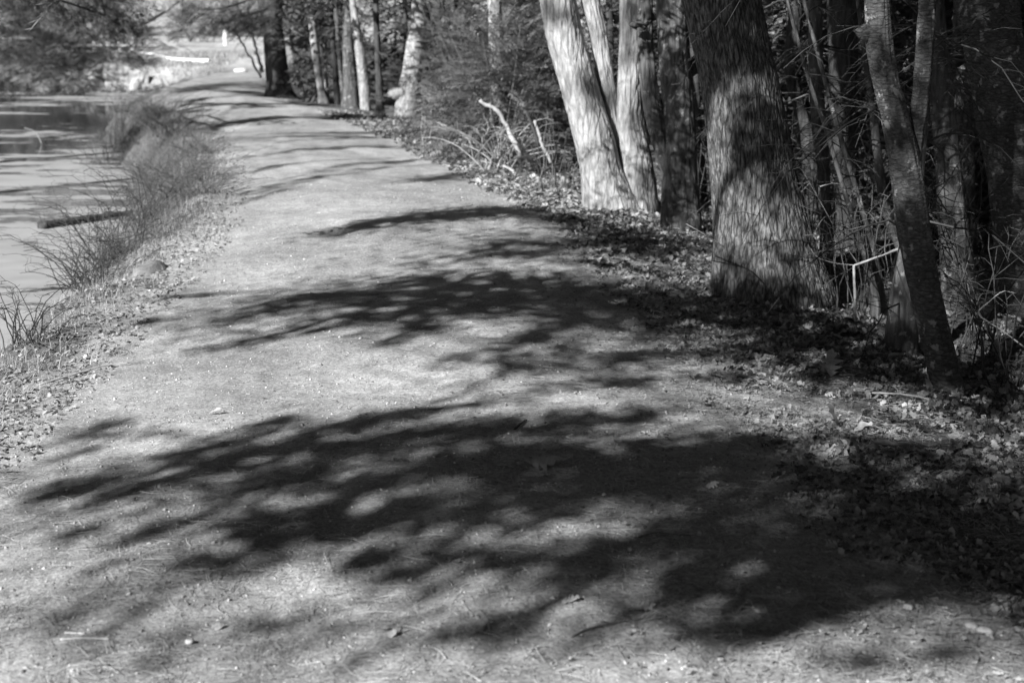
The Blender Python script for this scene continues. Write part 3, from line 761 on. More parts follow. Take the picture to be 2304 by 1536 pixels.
# ------------------------------------------------------------------ left bank: shrubs, brambles, grass, boulder, log
LB = [('grey twiggy shrub on the bank at the path bend', 360, 26, .8, 1.0, 34, 0), ('dark twiggy shrub leaning over the pond at the path bend', 295, 25, .7, 1.1, 26, 1),
      ('dense grey twiggy shrub on the bank, third from the bend', 400, 21.5, .8, .95, 40, 0), ('pale fine-stemmed shrub right by the path edge', 470, 17.8, .6, .6, 36, 0),
      ('wide grey shrub overhanging the pale pond film', 370, 17.6, .8, .9, 44, 0), ('grey shrub on the bank above the floating log', 400, 14.8, .7, .8, 44, 0),
      ('low twiggy shrub along the path edge opposite the pale clump', 470, 13.6, .5, .45, 30, 0), ('dark arching bramble reaching out over the floating log', 255, 12.2, .75, .8, 22, 1),
      ('dark bramble tangled just beyond the boulder', 290, 11.2, .6, .6, 24, 1), ('dark bramble trailing to the water below the boulder', 200, 10.3, .6, .45, 20, 1),
      ('dark bramble matted on the slope between the boulder and the log', 235, 10.8, .6, .5, 26, 1), ('dark bramble under the grey shrubs at the water', 330, 13.2, .7, .6, 28, 1), ('dark twiggy growth by the water at the far end of the shrubs', 255, 23.5, .8, .9, 30, 1),
      ('sparse dark bramble at the left edge of the picture', 25, 7.2, .35, .36, 14, 1), ('low dark bramble on the slope left of the boulder', 215, 9.6, .45, .4, 16, 1)]
for i, (lab, px, Y, rad, h, n, dk) in enumerate(LB):
    base, _ = on_y(px, 600, Y); x = base[0]
    lim = float(xl(Y)) - .15; x = min(max(x, lim - 1.25), lim)
    thicket(np.array([x, Y, gz(x, Y)]), rad * (1.15 if dk else 1.25), h * (.85 if dk else .55), int(n * (1.6 if dk else 2.4)), 400 + i, M['twig_dark'] if dk else M['grass_tall'], 'bramble' if dk else 'twiggy_shrub', lab,
            'brambles on the pond bank' if dk else 'grey shrubs on the pond bank', .003 if dk else .0024, .95 if dk else .7)

def blades(P, hgt, wid, tilt, seed, nseg=3):
    rg = np.random.default_rng(seed); n = len(P); a = rg.uniform(0, 2 * PI, n); L = hgt * rg.uniform(.5, 1.3, n); tl = np.abs(rg.normal(size=n)) * tilt
    k = np.linspace(0, 1, nseg + 1); V = []
    for t in k:
        off = np.stack([np.cos(a) * tl * L * t ** 1.6, np.sin(a) * tl * L * t ** 1.6, L * t * np.maximum(.15, 1 - .45 * tl * t)], -1)
        sd_ = np.stack([-np.sin(a), np.cos(a), 0 * a], -1) * (wid * (1 - .85 * t))
        V += [P + off + sd_, P + off - sd_]
    V = np.stack(V, 1); m = 2 * (nseg + 1)
    f = np.array([[2 * i, 2 * i + 1, 2 * i + 3, 2 * i + 2] for i in range(nseg)])
    F = (f[None] + (np.arange(n) * m)[:, None, None]).reshape(-1, 4)
    return V.reshape(-1, 3), F, np.repeat(rg.uniform(0, 1, n), nseg)
def clumped(n, seed, fy, fx, cl=14, spread=.07):
    rg = np.random.default_rng(seed); c = max(1, n // cl); y = fy(rg, c); x = fx(rg, y)
    X = np.repeat(x, cl) + rg.normal(size=c * cl) * spread; Y = np.repeat(y, cl) + rg.normal(size=c * cl) * spread
    return np.stack([X, Y, ground_z(X, Y) - .005], -1)
g = Geo()
P = clumped(7000, 1, lambda r, c: 5.2 + 8 * r.uniform(0, 1, c) ** 1.3, lambda r, y: xl(y) - .05 + r.normal(size=len(y)) * .16 - r.uniform(0, .45, len(y)))
V, F, T = blades(P, .075, .0016, 1.8, 2); g.add(V, F, T)
P = clumped(5500, 3, lambda r, c: 12 + 18 * r.uniform(0, 1, c), lambda r, y: xl(y) - r.uniform(-.1, 1.0, len(y)))
V, F, T = blades(P, .13, .002, 1.5, 4); g.add(V, F, T)
g.build('dry_grass', M['grass']); tag(bpy.data.objects['dry_grass'], 'short pale dry grass along the top of the pond bank', 'grass', kind='stuff')
g = Geo()
P = clumped(11000, 5, lambda r, c: 11 + 18 * r.uniform(0, 1, c), lambda r, y: xl(y) - .2 - r.uniform(0, .9, len(y)), 10, .16)
V, F, T = blades(P, .27, .0017, 1.6, 6, 4); g.add(V, F, T)
g.build('tall_dry_grass', M['grass_tall']); tag(bpy.data.objects['tall_dry_grass'], 'tall grey dry stalks massed on the slope to the pond', 'grass', kind='stuff')
# grass on the far bank and around the bushes
g = Geo(); n = 9000; Y = R.uniform(46, 60, n); X = -9.5 - R.uniform(0, 4.6, n) * (1 + .0 * Y); P = np.stack([X, Y, ground_z(X, Y) - .01], -1)
V, F, T = blades(P, .16, .012, .9, 8, 2); g.add(V, F, T)
g.build('meadow_grass', M['grass']); tag(bpy.data.objects['meadow_grass'], 'sunlit dry meadow grass on the bank beyond the pond', 'grass', kind='stuff')

def rock(c, s3, seed, sub=3, rough=.25):
    import bmesh
    bm = bmesh.new(); bmesh.ops.create_icosphere(bm, subdivisions=sub, radius=1)
    V = np.array([v.co[:] for v in bm.verts]); F = np.array([[v.index for v in f.verts] for f in bm.faces]); bm.free()
    d = 1 + rough * fbm(V * 1.1 + seed, 2) + rough * .35 * fbm(V * 3.3 + seed, 2)
    V = np.sign(V) * np.abs(V) ** .8
    return V * d[:, None] * np.array(s3) + np.array(c), F
p, _ = on_y(345, 605, 9.15)
V, F = rock((p[0] - .04, p[1] + .1, p[2] - .21), (.13, .28, .23), 15, 4, .10)
tag(mesh('boulder', V, F, M['stone'], origin=(p[0], p[1], p[2] - .3), smooth=True), 'smooth grey boulder set in the bank at the path edge above the pond', 'boulder')
for lab, px, py, sz, sd_ in (('smaller pale pebble at the right bottom corner beside a flat one', 2184, 1432, .016, 6), ('flat pale pebble at the right bottom corner', 2214, 1440, .018, 7), ('pale round pebble on the needles, lower right', 2040, 1397, .012, 8), ('white pebble low in the left foreground of the path', 428, 1487, .009, 9)):
    p = on_z(px, py); z = gz(p[0], p[1])
    V, F = rock((p[0], p[1], z + sz * .3), (sz * 1.25, sz, sz * .7), sd_, 2); tag(mesh('stone', V, F, M['pebble'] if sz < .03 else M['stone_wall'], origin=(p[0], p[1], z), tone=.95, smooth=True), lab, 'stone')
# log floating in the pond and thin bits
a, b = on_z(92, 515, WATER), on_z(300, 488, WATER); a[2] += .03; b[2] += .05
tag(stick_geo([a, (a + b) / 2 + np.array([0, .05, .01]), b], .05, .03, 20, 12, .008).build('floating_log', M['bark_dark'], origin=tuple(a), smooth=True), 'dark log lying in the pale film of the pond', 'log')
for lab, pts, zoff in (('curved pale reed stalk standing out of the pond', [(95, 325), (85, 305), (75, 295), (55, 288)], .0), ('pale reed leaning out of the pond by the shrubs', [(285, 308), (272, 285), (262, 268)], .0)):
    Y = on_z(pts[0][0], pts[0][1], WATER)[1]; q = [on_y(x, y, Y)[0] for x, y in pts]
    tag(stick_geo(q, .011, .006, 14, 6, .002).build('reed', M['grass'], origin=tuple(q[0]), smooth=True), lab, 'reed')

# ------------------------------------------------------------------ sticks and broken branches
def gpt(px, py, lift=.0):
    p = on_z(px, py); p[2] = gz(p[0], p[1]) + lift; return p
def stick(name, lab, pts, r0, r1, mat, cat='stick', tone=.6, sides=7, group=None):
    g = stick_geo(pts, r0, r1, 18, sides, r0 * .15, tone=tone)
    return tag(g.build(name, mat, origin=tuple(pts[0]), smooth=True), lab, cat, group)
Y = on_z(1923, 716)[1]
stick('bent_stick', 'bright dead stick bent at a right angle, standing by the leaning stems', [on_y(1925, 722, Y)[0], on_y(1923, 650, Y)[0], on_y(1921.5, 604, Y)[0], on_y(1924, 597, Y)[0], on_y(1960, 584, Y)[0], on_y(2034, 556, Y - .25)[0]], .008, .006, M['wood_pale'])
Y = 6.6
stick('bent_stick', 'thin pale forked stick bent like an elbow at the right edge', [on_y(2304, 780, Y)[0], on_y(2250, 740, Y)[0], on_y(2201, 706, Y)[0], on_y(2225, 680, Y)[0], on_y(2256, 656, Y)[0], on_y(2285, 660, Y)[0]], .004, .0025, M['wood_pale'])
Y = 7.9
stick('dead_twig', 'long thin pale twig arching beside the foot of the massive trunk', [on_y(1824, 560, Y)[0], on_y(1842, 580, Y)[0], on_y(1880, 592, Y)[0], on_y(1925, 597, Y)[0]], .003, .002, M['wood_pale'])
stick('dead_twig', 'pale angled twig pointing up left of the leaning stems', [on_y(1930, 592, Y)[0], on_y(1880, 522, Y)[0], on_y(1854, 496, Y)[0]], .0035, .0025, M['twig'])
stick('dead_twig', 'thin pale twig crossing level behind the bent stick', [on_y(1812, 530, Y)[0], on_y(1878, 524, Y)[0], on_y(1940, 510, Y)[0], on_y(1990, 504, Y)[0]], .003, .002, M['twig'])
stick('dead_twig', 'slim bright twig leaning against the left foot of the massive trunk', [on_y(1628, 555, 8.1)[0], on_y(1590, 530, 8.1)[0], on_y(1544, 504, 8.2)[0]], .004, .003, M['wood_pale'])
stick('dead_twig', 'dark whip of a twig curving up in front of the massive trunk', [on_y(1740, 668, 7.6)[0], on_y(1720, 640, 7.6)[0], on_y(1680, 605, 7.6)[0], on_y(1600, 586, 7.6)[0]], .004, .002, M['twig_dark'])
stick('dead_twig', 'arching pale twig high behind the leaning stems', [on_y(1845, 420, 8.5)[0], on_y(1878, 413, 8.5)[0], on_y(1908, 424, 8.5)[0], on_y(1918, 470, 8.5)[0]], .004, .002, M['wood_pale'])
stick('ground_stick', 'stout stick half buried in the leaves at the lower right', [gpt(1970, 996, .01), gpt(2040, 1012, .014), gpt(2116, 1030, .008)], .011, .009, M['twig'])
stick('ground_stick', 'long thin stick across the sunlit leaves at the right', [gpt(1962, 888, .02), gpt(2030, 894, .03), gpt(2106, 900, .02)], .005, .004, M['wood_pale'])
stick('ground_stick', 'long pale twig lying on the bank grit at the left', [gpt(88, 858, .015), gpt(180, 838, .02), gpt(240, 826, .02), gpt(292, 822, .015)], .005, .003, M['wood_pale'])
stick('ground_stick', 'pale crooked stick on the ground below the evergreen bush', [gpt(1042, 373, .03), gpt(1100, 377, .04), gpt(1130, 384, .03), gpt(1156, 392, .02)], .018, .014, M['wood_pale'])
stick('ground_stick', 'short dark twig lying at an angle in the middle of the path', [gpt(1157, 1006, .006), gpt(1172, 994, .01), gpt(1184, 985, .006)], .0055, .0045, M['twig_dark'])
stick('ground_stick', 'straight pale straw lying at the bottom left of the path', [gpt(140, 1494, .004), gpt(190, 1490, .005), gpt(250, 1489, .004)], .003, .0025, M['needle_ground'], tone=.9)
stick('ground_stick', 'shorter pale straw just above the long one, bottom left', [gpt(150, 1476, .004), gpt(195, 1477, .004)], .003, .0025, M['needle_ground'], tone=.9)
stick('ground_stick', 'crooked long twig at the bottom right of the path', [gpt(1285, 1498, .004), gpt(1330, 1480, .006), gpt(1420, 1468, .006), gpt(1500, 1455, .004)], .0028, .0018, M['twig'])
stick('ground_stick', 'thin curved twig lying in dappled light right of centre', [gpt(1430, 1262, .004), gpt(1475, 1254, .008), gpt(1520, 1256, .006), gpt(1565, 1256, .004)], .0028, .0018, M['twig'])
Y = 17.4
stick('broken_branch', 'bright broken branch lying slanted at the foot of the evergreens', [on_y(1066, 334, Y)[0], on_y(1040, 316, Y)[0], on_y(1010, 294, Y)[0], on_y(986, 272, Y)[0]], .036, .026, M['wood_pale'])
stick('broken_branch', 'grey broken log end left of the bright slanted branch', [on_y(994, 310, 17.9)[0], on_y(975, 290, 17.9)[0], on_y(954, 266, 17.9)[0]], .04, .03, M['twig'])
stick('broken_branch', 'short bright splintered branch hanging in the evergreen bush', [on_y(1172, 352, 15.5)[0], on_y(1160, 325, 15.5)[0], on_y(1140, 285, 15.6)[0], on_y(1127, 260, 15.6)[0], on_y(1112, 243, 15.6)[0], on_y(1098, 238, 15.6)[0], on_y(1080, 226, 15.6)[0]], .03, .02, M['wood_pale'])
stick('broken_branch', 'bright slender broken branch upright left of the pale clump', [on_y(1240, 365, 15.0)[0], on_y(1222, 330, 15.0)[0], on_y(1212, 300, 15.0)[0], on_y(1203, 270, 15.0)[0]], .02, .014, M['wood_pale'])
stick('broken_branch', 'darker crooked branch beside the bright upright one', [on_y(1212, 330, 15.2)[0], on_y(1196, 280, 15.2)[0], on_y(1182, 250, 15.2)[0]], .018, .014, M['twig_dark'])

# ------------------------------------------------------------------ ground litter (stuff) and single leaves
def leaf_template(kind, seed):
    rg = np.random.default_rng(seed); n = 9
    if kind == 'oak': w = np.array([.02, .10, .20, .10, .27, .13, .30, .17, .20, .02])
    elif kind == 'oval': w = np.array([.02, .14, .22, .27, .28, .27, .23, .17, .09, .01])
    else: w = np.array([.03, .26, .14, .40, .16, .44, .14, .22, .12, .01])
    x = np.linspace(0, 1, 10); c1 = rg.uniform(-1.1, 1.6); c2 = rg.uniform(-.5, .5); tw = rg.uniform(-.8, .8)
    V = []
    for i in range(10):
        z0 = c2 * (x[i] - .5) ** 2 + .03 * rg.normal()
        for sgn in (-1, 0, 1):
            ww = w[i] * rg.uniform(.8, 1.15) if sgn else 0
            yy = sgn * ww; xx = x[i] + (.07 * abs(sgn) if w[i] > .18 else 0)
            V.append((xx - .5, yy, z0 + c1 * yy * yy + tw * yy * (x[i] - .5) * .5 + (.03 * rg.normal() if sgn else 0)))
    F = []
    for i in range(9):
        for j in (0, 1): F.append((3 * i + j, 3 * i + j + 1, 3 * i + j + 4, 3 * i + j + 3))
    V = np.array(V); V[:, 2] -= V[:, 2].min()
    return V, np.array(F)
LEAF = [leaf_template(k, 500 + i) for i, k in enumerate(['oak', 'maple', 'oval', 'oak', 'maple', 'oval', 'oak', 'oak'])]
def litter(P, size, seed, lay=.45, tone=(0, 1)):
    rg = np.random.default_rng(seed); g = Geo(); n = len(P); w = rg.integers(0, len(LEAF), n)
    rt = rots(rg.uniform(0, 2 * PI, n), rg.normal(size=n) * lay, rg.normal(size=n) * lay); sc = size * rg.uniform(.55, 1.35, n); tn = tone[0] + (tone[1] - tone[0]) * rg.uniform(0, 1, n) ** 1.6
    for k in range(len(LEAF)):
        q = w == k
        if q.any():
            V, F = inst(LEAF[k][0], LEAF[k][1], P[q], rt[q], sc[q]); g.add(V, F, np.repeat(tn[q], len(LEAF[k][1])))
    return g
# right side, dense
rg = np.random.default_rng(77)
n = 30000; Y = 3.0 * (15 / 3.0) ** rg.uniform(0, 1, n); off = rg.gamma(2.2, .55, n) - .55
X = xr(Y) + off; keep = (np.abs(X) < .5 * Y + .6) & (off < 6) & (n2(X, Y, 1.6, 2, 11.) + .25 * off > -.25)
X, Y = X[keep], Y[keep]
P = np.stack([X, Y, ground_z(X, Y) + rg.uniform(0, .025, len(X)) * sstep(-.2, .6, X - xr(Y))], -1)
g = litter(P, .043, 78, .65); g.build('leaf_litter', M['leaf']); tag(bpy.data.objects['leaf_litter'], 'dead leaves carpeting the ground under the trees on the right', 'leaf litter', kind='stuff')
# wood beyond and path edges further off
n = 9000; Y = 9 + 17 * rg.uniform(0, 1, n); off = rg.gamma(1.6, .6, n) - .45; X = xr(Y) + off
P = np.stack([X, Y, ground_z(X, Y) + .005], -1)
g = litter(P, .065, 79, .6); g.build('woodland_litter', M['leaf']); tag(bpy.data.objects['woodland_litter'], 'dead leaves and debris along the right path edge further off', 'leaf litter', kind='stuff')
n = 8000; Y = 3.6 * (20 / 3.6) ** rg.uniform(0, 1, n); X = xl(Y) + .35 - rg.gamma(2, .3, n)
P = np.stack([X, Y, ground_z(X, Y) + .004], -1)
g = litter(P, .03, 80, .4, (.1, 1)); g.build('bank_litter', M['leaf_chip']); tag(bpy.data.objects['bank_litter'], 'pale leaf scraps and chips along the left bank of the path', 'leaf litter', kind='stuff')
n = 16000; Y = 3.0 * (14 / 3.0) ** rg.uniform(0, 1, n); X = xr(Y) + rg.normal(size=n) * .55 - .05
P = np.stack([X, Y, ground_z(X, Y) + rg.uniform(0, .012, n)], -1)
g = litter(P, .016, 85, .35, (.25, 1)); g.build('broken_litter', M['leaf_chip']); tag(bpy.data.objects['broken_litter'], 'small broken leaf bits blending the litter into the path edge', 'leaf litter', kind='stuff')
# small scraps scattered over the gravel
n = 1500; Y = 2.9 * (16 / 2.9) ** rg.uniform(0, 1, n); X = xl(Y) + (xr(Y) - xl(Y)) * rg.uniform(0, 1, n)
P = np.stack([X, Y, ground_z(X, Y) + .001], -1)
g = litter(P, .014, 81, .15, (.3, 1)); g.build('leaf_scraps', M['leaf_chip']); tag(bpy.data.objects['leaf_scraps'], 'tiny leaf scraps scattered over the gravel path', 'leaf scraps', kind='stuff')
# needles
def needles(X, Y, L, w, seed, bend=.25):
    rg = np.random.default_rng(seed); n = len(X); P = np.stack([X, Y, ground_z(X, Y) + .003 + rg.uniform(0, .006, n) + rg.uniform(0, .02, n) * (X > xr(Y))], -1)
    T = np.array([(-.5, -1, 0), (-.5, 1, 0), (0, -1, .05), (0, 1, .05), (.5, -.7, 0), (.5, .7, 0)], float); Tw = T.copy()
    rt = rots(rg.uniform(0, 2 * PI, n), rg.normal(size=n) * .06, rg.normal(size=n) * .4)
    l = L * rg.uniform(.4, 1.3, n); sc = np.stack([l, np.full(n, w) * rg.uniform(.7, 1.3, n), l], -1)
    V, F = inst(T, np.array([(0, 1, 3, 2), (2, 3, 5, 4)]), P, rt, sc)
    V = V.reshape(n, 6, 3); bd = rg.normal(size=n) * bend * l; dr = rt[:, :, 1]
    V[:, 2:4] += (dr * bd[:, None])[:, None, :] * .3; V[:, :, 2] = np.maximum(V[:, :, 2], P[:, None, 2] - .002)
    return V.reshape(-1, 3), F, np.repeat(rg.uniform(0, 1, n), 2)
g = Geo()
n = 42000; Y = 2.9 * (11 / 2.9) ** rg.uniform(0, 1, n); X = xr(Y) - .45 + rg.normal(size=n) * .8
k = (n2(X, Y, 2.2, 2, 21.) > -.35); V, F, T = needles(X[k], Y[k], .075, .00065, 82, .08); g.add(V, F, T)
n = 5200; Y = 2.9 * (9 / 2.9) ** rg.uniform(0, 1, n); X = xl(Y) + (xr(Y) - xl(Y)) * rg.uniform(0, 1, n)
k = n2(X, Y, 1.7, 2, 41.) > -.15; V, F, T = needles(X[k], Y[k], .06, .00055, 83, .08); g.add(V, F, T)
n = 6000; Y = 2.9 * (5 / 2.9) ** rg.uniform(0, 1, n); X = -1.15 + rg.normal(size=n) * .5
k = n2(X, Y, 3, 2, 31.) > -.1; V, F, T = needles(X[k], Y[k], .085, .0007, 84, .2); g.add(V, F, T)
g.build('fallen_needles', M['needle_ground']); tag(bpy.data.objects['fallen_needles'], 'pale fallen pine needles strewn over the gravel path', 'pine needles', kind='stuff')
# gravel
T = np.array([(1, 0, 0), (-1, 0, 0), (0, 1, 0), (0, -1, 0), (0, 0, .7), (0, 0, -.7)], float); FT = np.array([(0, 2, 4), (2, 1, 4), (1, 3, 4), (3, 0, 4), (2, 0, 5), (1, 2, 5), (3, 1, 5), (0, 3, 5)])
n = 22000; Y = 2.9 * (14 / 2.9) ** rg.uniform(0, 1, n); X = xl(Y) - .1 + (xr(Y) - xl(Y) + .2) * rg.uniform(0, 1, n)
sz = .0013 + .0014 * rg.gamma(1.1, 1, n)
V, F = inst(T, FT, np.stack([X, Y, ground_z(X, Y) + .001], -1), rots(rg.uniform(0, 6.3, n), rg.normal(size=n) * .5, rg.normal(size=n) * .5), np.stack([sz * rg.uniform(.8, 1.6, n), sz, sz], -1))
tag(mesh('gravel', V, F, M['pebble'], tone=np.repeat(rg.uniform(0, 1, n), 8)), 'loose small gravel stones on the path surface', 'gravel', kind='stuff')

def big_leaf(lab, px, py, size, seed, kind='maple', pitch=.1, roll=.1, yaw=0., mat='leaf_pale', lift=.004):
    V, F = leaf_template(kind, seed); p = gpt(px, py, lift)
    # finer, curlier version
    rt = rots(np.array([yaw]), np.array([pitch]), np.array([roll])); V2, F2 = inst(V, F, p[None], rt, np.array([size]))
    V2[:, 2] += max(0, gz(p[0], p[1]) + .002 - V2[:, 2].min())
    tag(mesh('dead_leaf', V2, F2, M[mat], origin=tuple(p), tone=.6, smooth=True), lab, 'leaf', 'single dead leaves')
big_leaf('curled white leaf alone in the sun on the left half of the path', 487, 955, .055, 601, 'oak', .2, .2, .1)
big_leaf('wide lobed leaf lying flat in the dark shadow mid-path', 1216, 1095, .13, 602, 'maple', .05, .35, .05, 'leaf')
big_leaf('small bright leaf at the right end of the shadow mid-path', 1602, 1143, .05, 603, 'maple', .3, .3, .4)
big_leaf('tiny white leaf beyond the shadows in the centre of the path', 1064, 548, .05, 604, 'oval', .2, .2, .2)
big_leaf('crumpled white leaf at the bottom edge of the path', 882, 1485, .045, 605, 'oval', .3, .2, .3)
big_leaf('pale tufted leaf near the bottom, left of the thin twig', 1283, 1423, .05, 606, 'oak', .2, .2, .3)
big_leaf('pale lobed leaf near the bottom with a stalk, right of the tufted leaf', 1450, 1437, .06, 607, 'maple', .25, .2, -.3)
big_leaf('large pale leaf standing upright among the shaded leaves', 1866, 838, .13, 608, 'maple', 1.1, .3, 1.4, 'leaf', .03)
big_leaf('large bright leaf leaning by the foot of the forked tree', 2092, 868, .12, 609, 'oak', .7, .5, .8, 'leaf_pale', .03)
big_leaf('dark upright leaf in the sunlit litter band at the right', 1872, 958, .11, 610, 'oak', 1.0, .4, 2.2, 'leaf', .02)
big_leaf('flat pale leaf on the ground just short of the pale clump', 1343, 521, .13, 611, 'oval', .15, .2, .1)
big_leaf('small white star-shaped leaf before the shaded twin-stemmed tree', 1490, 531, .09, 612, 'maple', .5, .3, .5)
big_leaf('pale curled leaf hanging in the shade at the far right', 2243, 758, .10, 613, 'oval', 1.1, .3, 1.5, 'leaf', .05)
big_leaf('dark curled leaf sliver low on the left half of the path', 492, 1452, .035, 614, 'oval', .2, .8, .2, 'leaf')
big_leaf('bright broad leaf in the sunlit band of litter', 1945, 968, .09, 615, 'oval', .3, .2, .2)

# ------------------------------------------------------------------ across the pond
Y = 48.0
x0, x1 = on_y(190, 170, Y)[0][0], on_y(338, 170, Y)[0][0]
rt = thing('retaining_wall', ((x0 + x1) / 2, Y, WATER), 'pale rough stone wall holding up the far bank above the pond', 'wall')
nx, nz = 70, 26; GX, GZ = np.meshgrid(np.linspace(x0, x1, nx), np.linspace(WATER - .3, .24, nz)); q = np.stack([GX * 1.9, GX * 0, GZ * 2.6], -1)
dp = .16 * fbm(q, 3) + .10 * np.abs(fbm(q * np.array([2.2, 1, .5]) + 5, 2)); tz = GZ - .35 * sstep(.0, .24, GZ) * np.abs((GX - x0) / (x1 - x0) - .4) + .10 * fbm(q * .7, 2) * sstep(-.3, .24, GZ)
V = np.stack([GX, Y - .38 + dp + .25 * sstep(-.6, .24, GZ), tz], -1).reshape(-1, 3)
idx = np.arange(nx * nz).reshape(nz, nx); F = np.stack([idx[:-1, :-1], idx[:-1, 1:], idx[1:, 1:], idx[1:, :-1]], -1).reshape(-1, 4)
mesh('stonework', V, F, M['stone_wall'], rt)
mesh('footing', *rock(((x0 + x1) / 2, Y + .25, -.45), ((x1 - x0) / 2, .35, .62), 3, 3, .12), M['stone'], rt, smooth=True)
def box(c, s3):
    V = np.array([(x, y, z) for x in (-.5, .5) for y in (-.5, .5) for z in (-.5, .5)]) * np.array(s3) + np.array(c)
    return V, np.array([(0, 1, 3, 2), (4, 6, 7, 5), (0, 4, 5, 1), (2, 3, 7, 6), (0, 2, 6, 4), (1, 5, 7, 3)])
Y = 55.0
xs = [on_y(px, 125, Y)[0][0] for px in (132, 174, 215, 245, 272, 300)]
rt = thing('rail_fence', (xs[0], Y, gz(xs[0], Y)), 'low weathered timber rail fence on the far bank of the pond', 'fence')
for x in xs:
    V, F = box((x, Y, gz(x, Y) + .2), (.14, .14, .62)); mesh('post', V, F, M['timber'], rt)
for h in (.16, .38):
    P = np.array([(x, Y - .1, gz(x, Y) + h) for x in xs]); mesh('rail', *tubes(P[None], np.full((1, len(xs)), .045), 6), M['timber'], rt, smooth=True)
q = [on_y(px, py, yy)[0] for px, py, yy in ((292, 120, 57), (340, 126, 54), (375, 136, 51.5), (420, 141, 50.2), (472, 143, 49.8))]
P = spline(q, 24); P[:, 2] += .07; V, F = tubes(P[None], np.linspace(.035, .085, 24)[None], 8)
tag(mesh('kerb_rail', V, F, M['paint'], origin=tuple(q[-1]), smooth=True), 'bright white low rail curving along the edge of the far bank', 'rail')
p, t = on_y(508, 103, 72.0); hgt = 32 / FPX * t
rt = thing('marker_post', p, 'short white post standing at the top of the bright field', 'post')
mesh('shaft', *tubes(np.array([[(p[0], p[1], p[2] - .1), (p[0], p[1], p[2] + hgt * .5), (p[0], p[1], p[2] + hgt)]]), np.full((1, 3), .11), 10), M['paint'], rt, smooth=True)
mesh('cap', *rock((p[0], p[1], p[2] + hgt), (.095, .095, .05), 1, 2, 0), M['paint'], rt, smooth=True)
p = on_y(542, 153, 46.5)[0]
V, F = rock((p[0], p[1], gz(p[0], p[1]) + .04), (.2, .2, .07), 2, 3, .2); tag(mesh('stone_slab', V, F, M['paint'], origin=tuple(p), smooth=True), 'flat bright slab on the ground before the far field', 'slab')
# small bush and shrubs over there
def far_bush(lab, px, py, Y, rx, h, n, seed, mat, size=.5, grp='shrubs beyond the pond'):
    p, _ = on_y(px, py, Y); b = np.array([p[0], Y, gz(p[0], Y)])
    rt = thing('far_shrub', b, lab, 'shrub', grp)
    g, (V, F) = bush_mesh(rx, rx * .8, h, n, size, seed); shift(g, b).build('foliage', mat, rt); mesh('stems', V + b, F, M['twig'], rt, tone=.6)
far_bush('round shrub standing at the back of the bright field', 430, 100, 78, 1.2, 1.7, 260, 700, M['needle_leaf'])
far_bush('dark shrub at the waterline left of the pale stone wall', 140, 205, 46.0, 1.3, .8, 420, 701, M['needle_dark'], .4)
far_bush('dark low shrub at the waterline at the far left', 40, 215, 45.0, 1.3, .7, 320, 702, M['needle_dark'], .4)
far_bush('long dark shrub behind the timber rail fence', 215, 115, 62, 3.2, .7, 500, 703, M['needle_dark'], .5)
far_bush('dark scrub on the bank just left of the stone wall', 160, 178, 47.6, 1.3, .7, 420, 721, M['needle_dark'], .35)
far_bush('grey scrub in the middle of the far left bank', 85, 172, 48.5, 1.3, .7, 380, 722, M['needle_leaf'], .35)
far_bush('dark growth at the left edge of the picture on the far bank', 5, 180, 47.5, 1.2, .8, 380, 723, M['needle_dark'], .35)
far_bush('grassy shrub on the near side of the white curving rail', 400, 165, 46.8, .8, .6, 260, 704, M['needle_pale'], .35)
far_bush('dark thicket above the far left corner of the pond', 20, 150, 52, 3.0, 1.9, 900, 705, M['needle_dark'], .5)
far_bush('dark bushy growth hanging over the top of the stone wall', 250, 138, 49.2, 1.5, .5, 380, 707, M['needle_dark'], .4)
far_bush('dark scrub between the stone wall and the path end', 375, 190, 46.6, .9, .7, 300, 708, M['needle_leaf'], .35)
far_bush('dark scrub along the foot of the stone wall', 300, 205, 47.2, 1.2, .45, 260, 709, M['needle_dark'], .3)
far_bush('thicket left of the stone wall under the fence', 110, 165, 50, 1.9, .9, 700, 706, M['needle_leaf'], .45)
for i, (px, lab) in enumerate([(20, 'grey thicket far behind the road, leftmost'), (120, 'grey thicket far behind the road, second from left'), (215, 'grey thicket behind the dark shrub and the fence'), (560, 'grey thicket behind the dark bend tree'), (480, 'grey thicket behind the white post')]):
    far_bush(lab, px, 80, 98 + 3 * (i % 2), 3.6, 2.6, 420, 710 + i, M['grass_light'] if i > 1 else M['needle_leaf'], .9, 'thickets at the foot of the hill')
# bare hillside trees (copies)
def bare_proto(i):
    rg = np.random.default_rng(800 + i); rt = thing('bare_tree', (0, 0, 0), 'x', 'tree', 'bare trees on the far hillside')
    H = 9.0; zs = np.arange(-.4, H, .4); C = np.stack([.2 * np.sin(zs * .5 + i), .2 * np.cos(zs * .4), zs], -1)
    V, F, _ = trunk_surface(C, np.linspace(.16, .03, len(zs)), 10, zs, .2, .3); mesh('trunk', V, F, M['bark_grey'], rt, smooth=True)
    pol = []
    for j in range(240):
        z = rg.uniform(.3, H); a = rg.uniform(0, 6.3); L = rg.uniform(.5, 2.2); k = np.linspace(0, 1, 4)
        st = rg.uniform(0, 1.2)
        pol.append(np.stack([np.cos(a) * (st + L * k), np.sin(a) * (st + L * k), z + L * (.9 * k - .3 * k * k)], -1) + np.concatenate([np.zeros((1, 3)), rg.normal(size=(3, 3)) * .12]))
    V, F = tubes(np.array(pol), np.repeat(np.linspace(.03, .01, 4)[None], len(pol), 0), 3)
    mesh('crown', V, F, M['grass_light'], rt, tone=np.repeat(rg.uniform(.3, 1, len(pol)), 9))
    return rt
bp = [bare_proto(0), bare_proto(1)]
fst = [True, True]
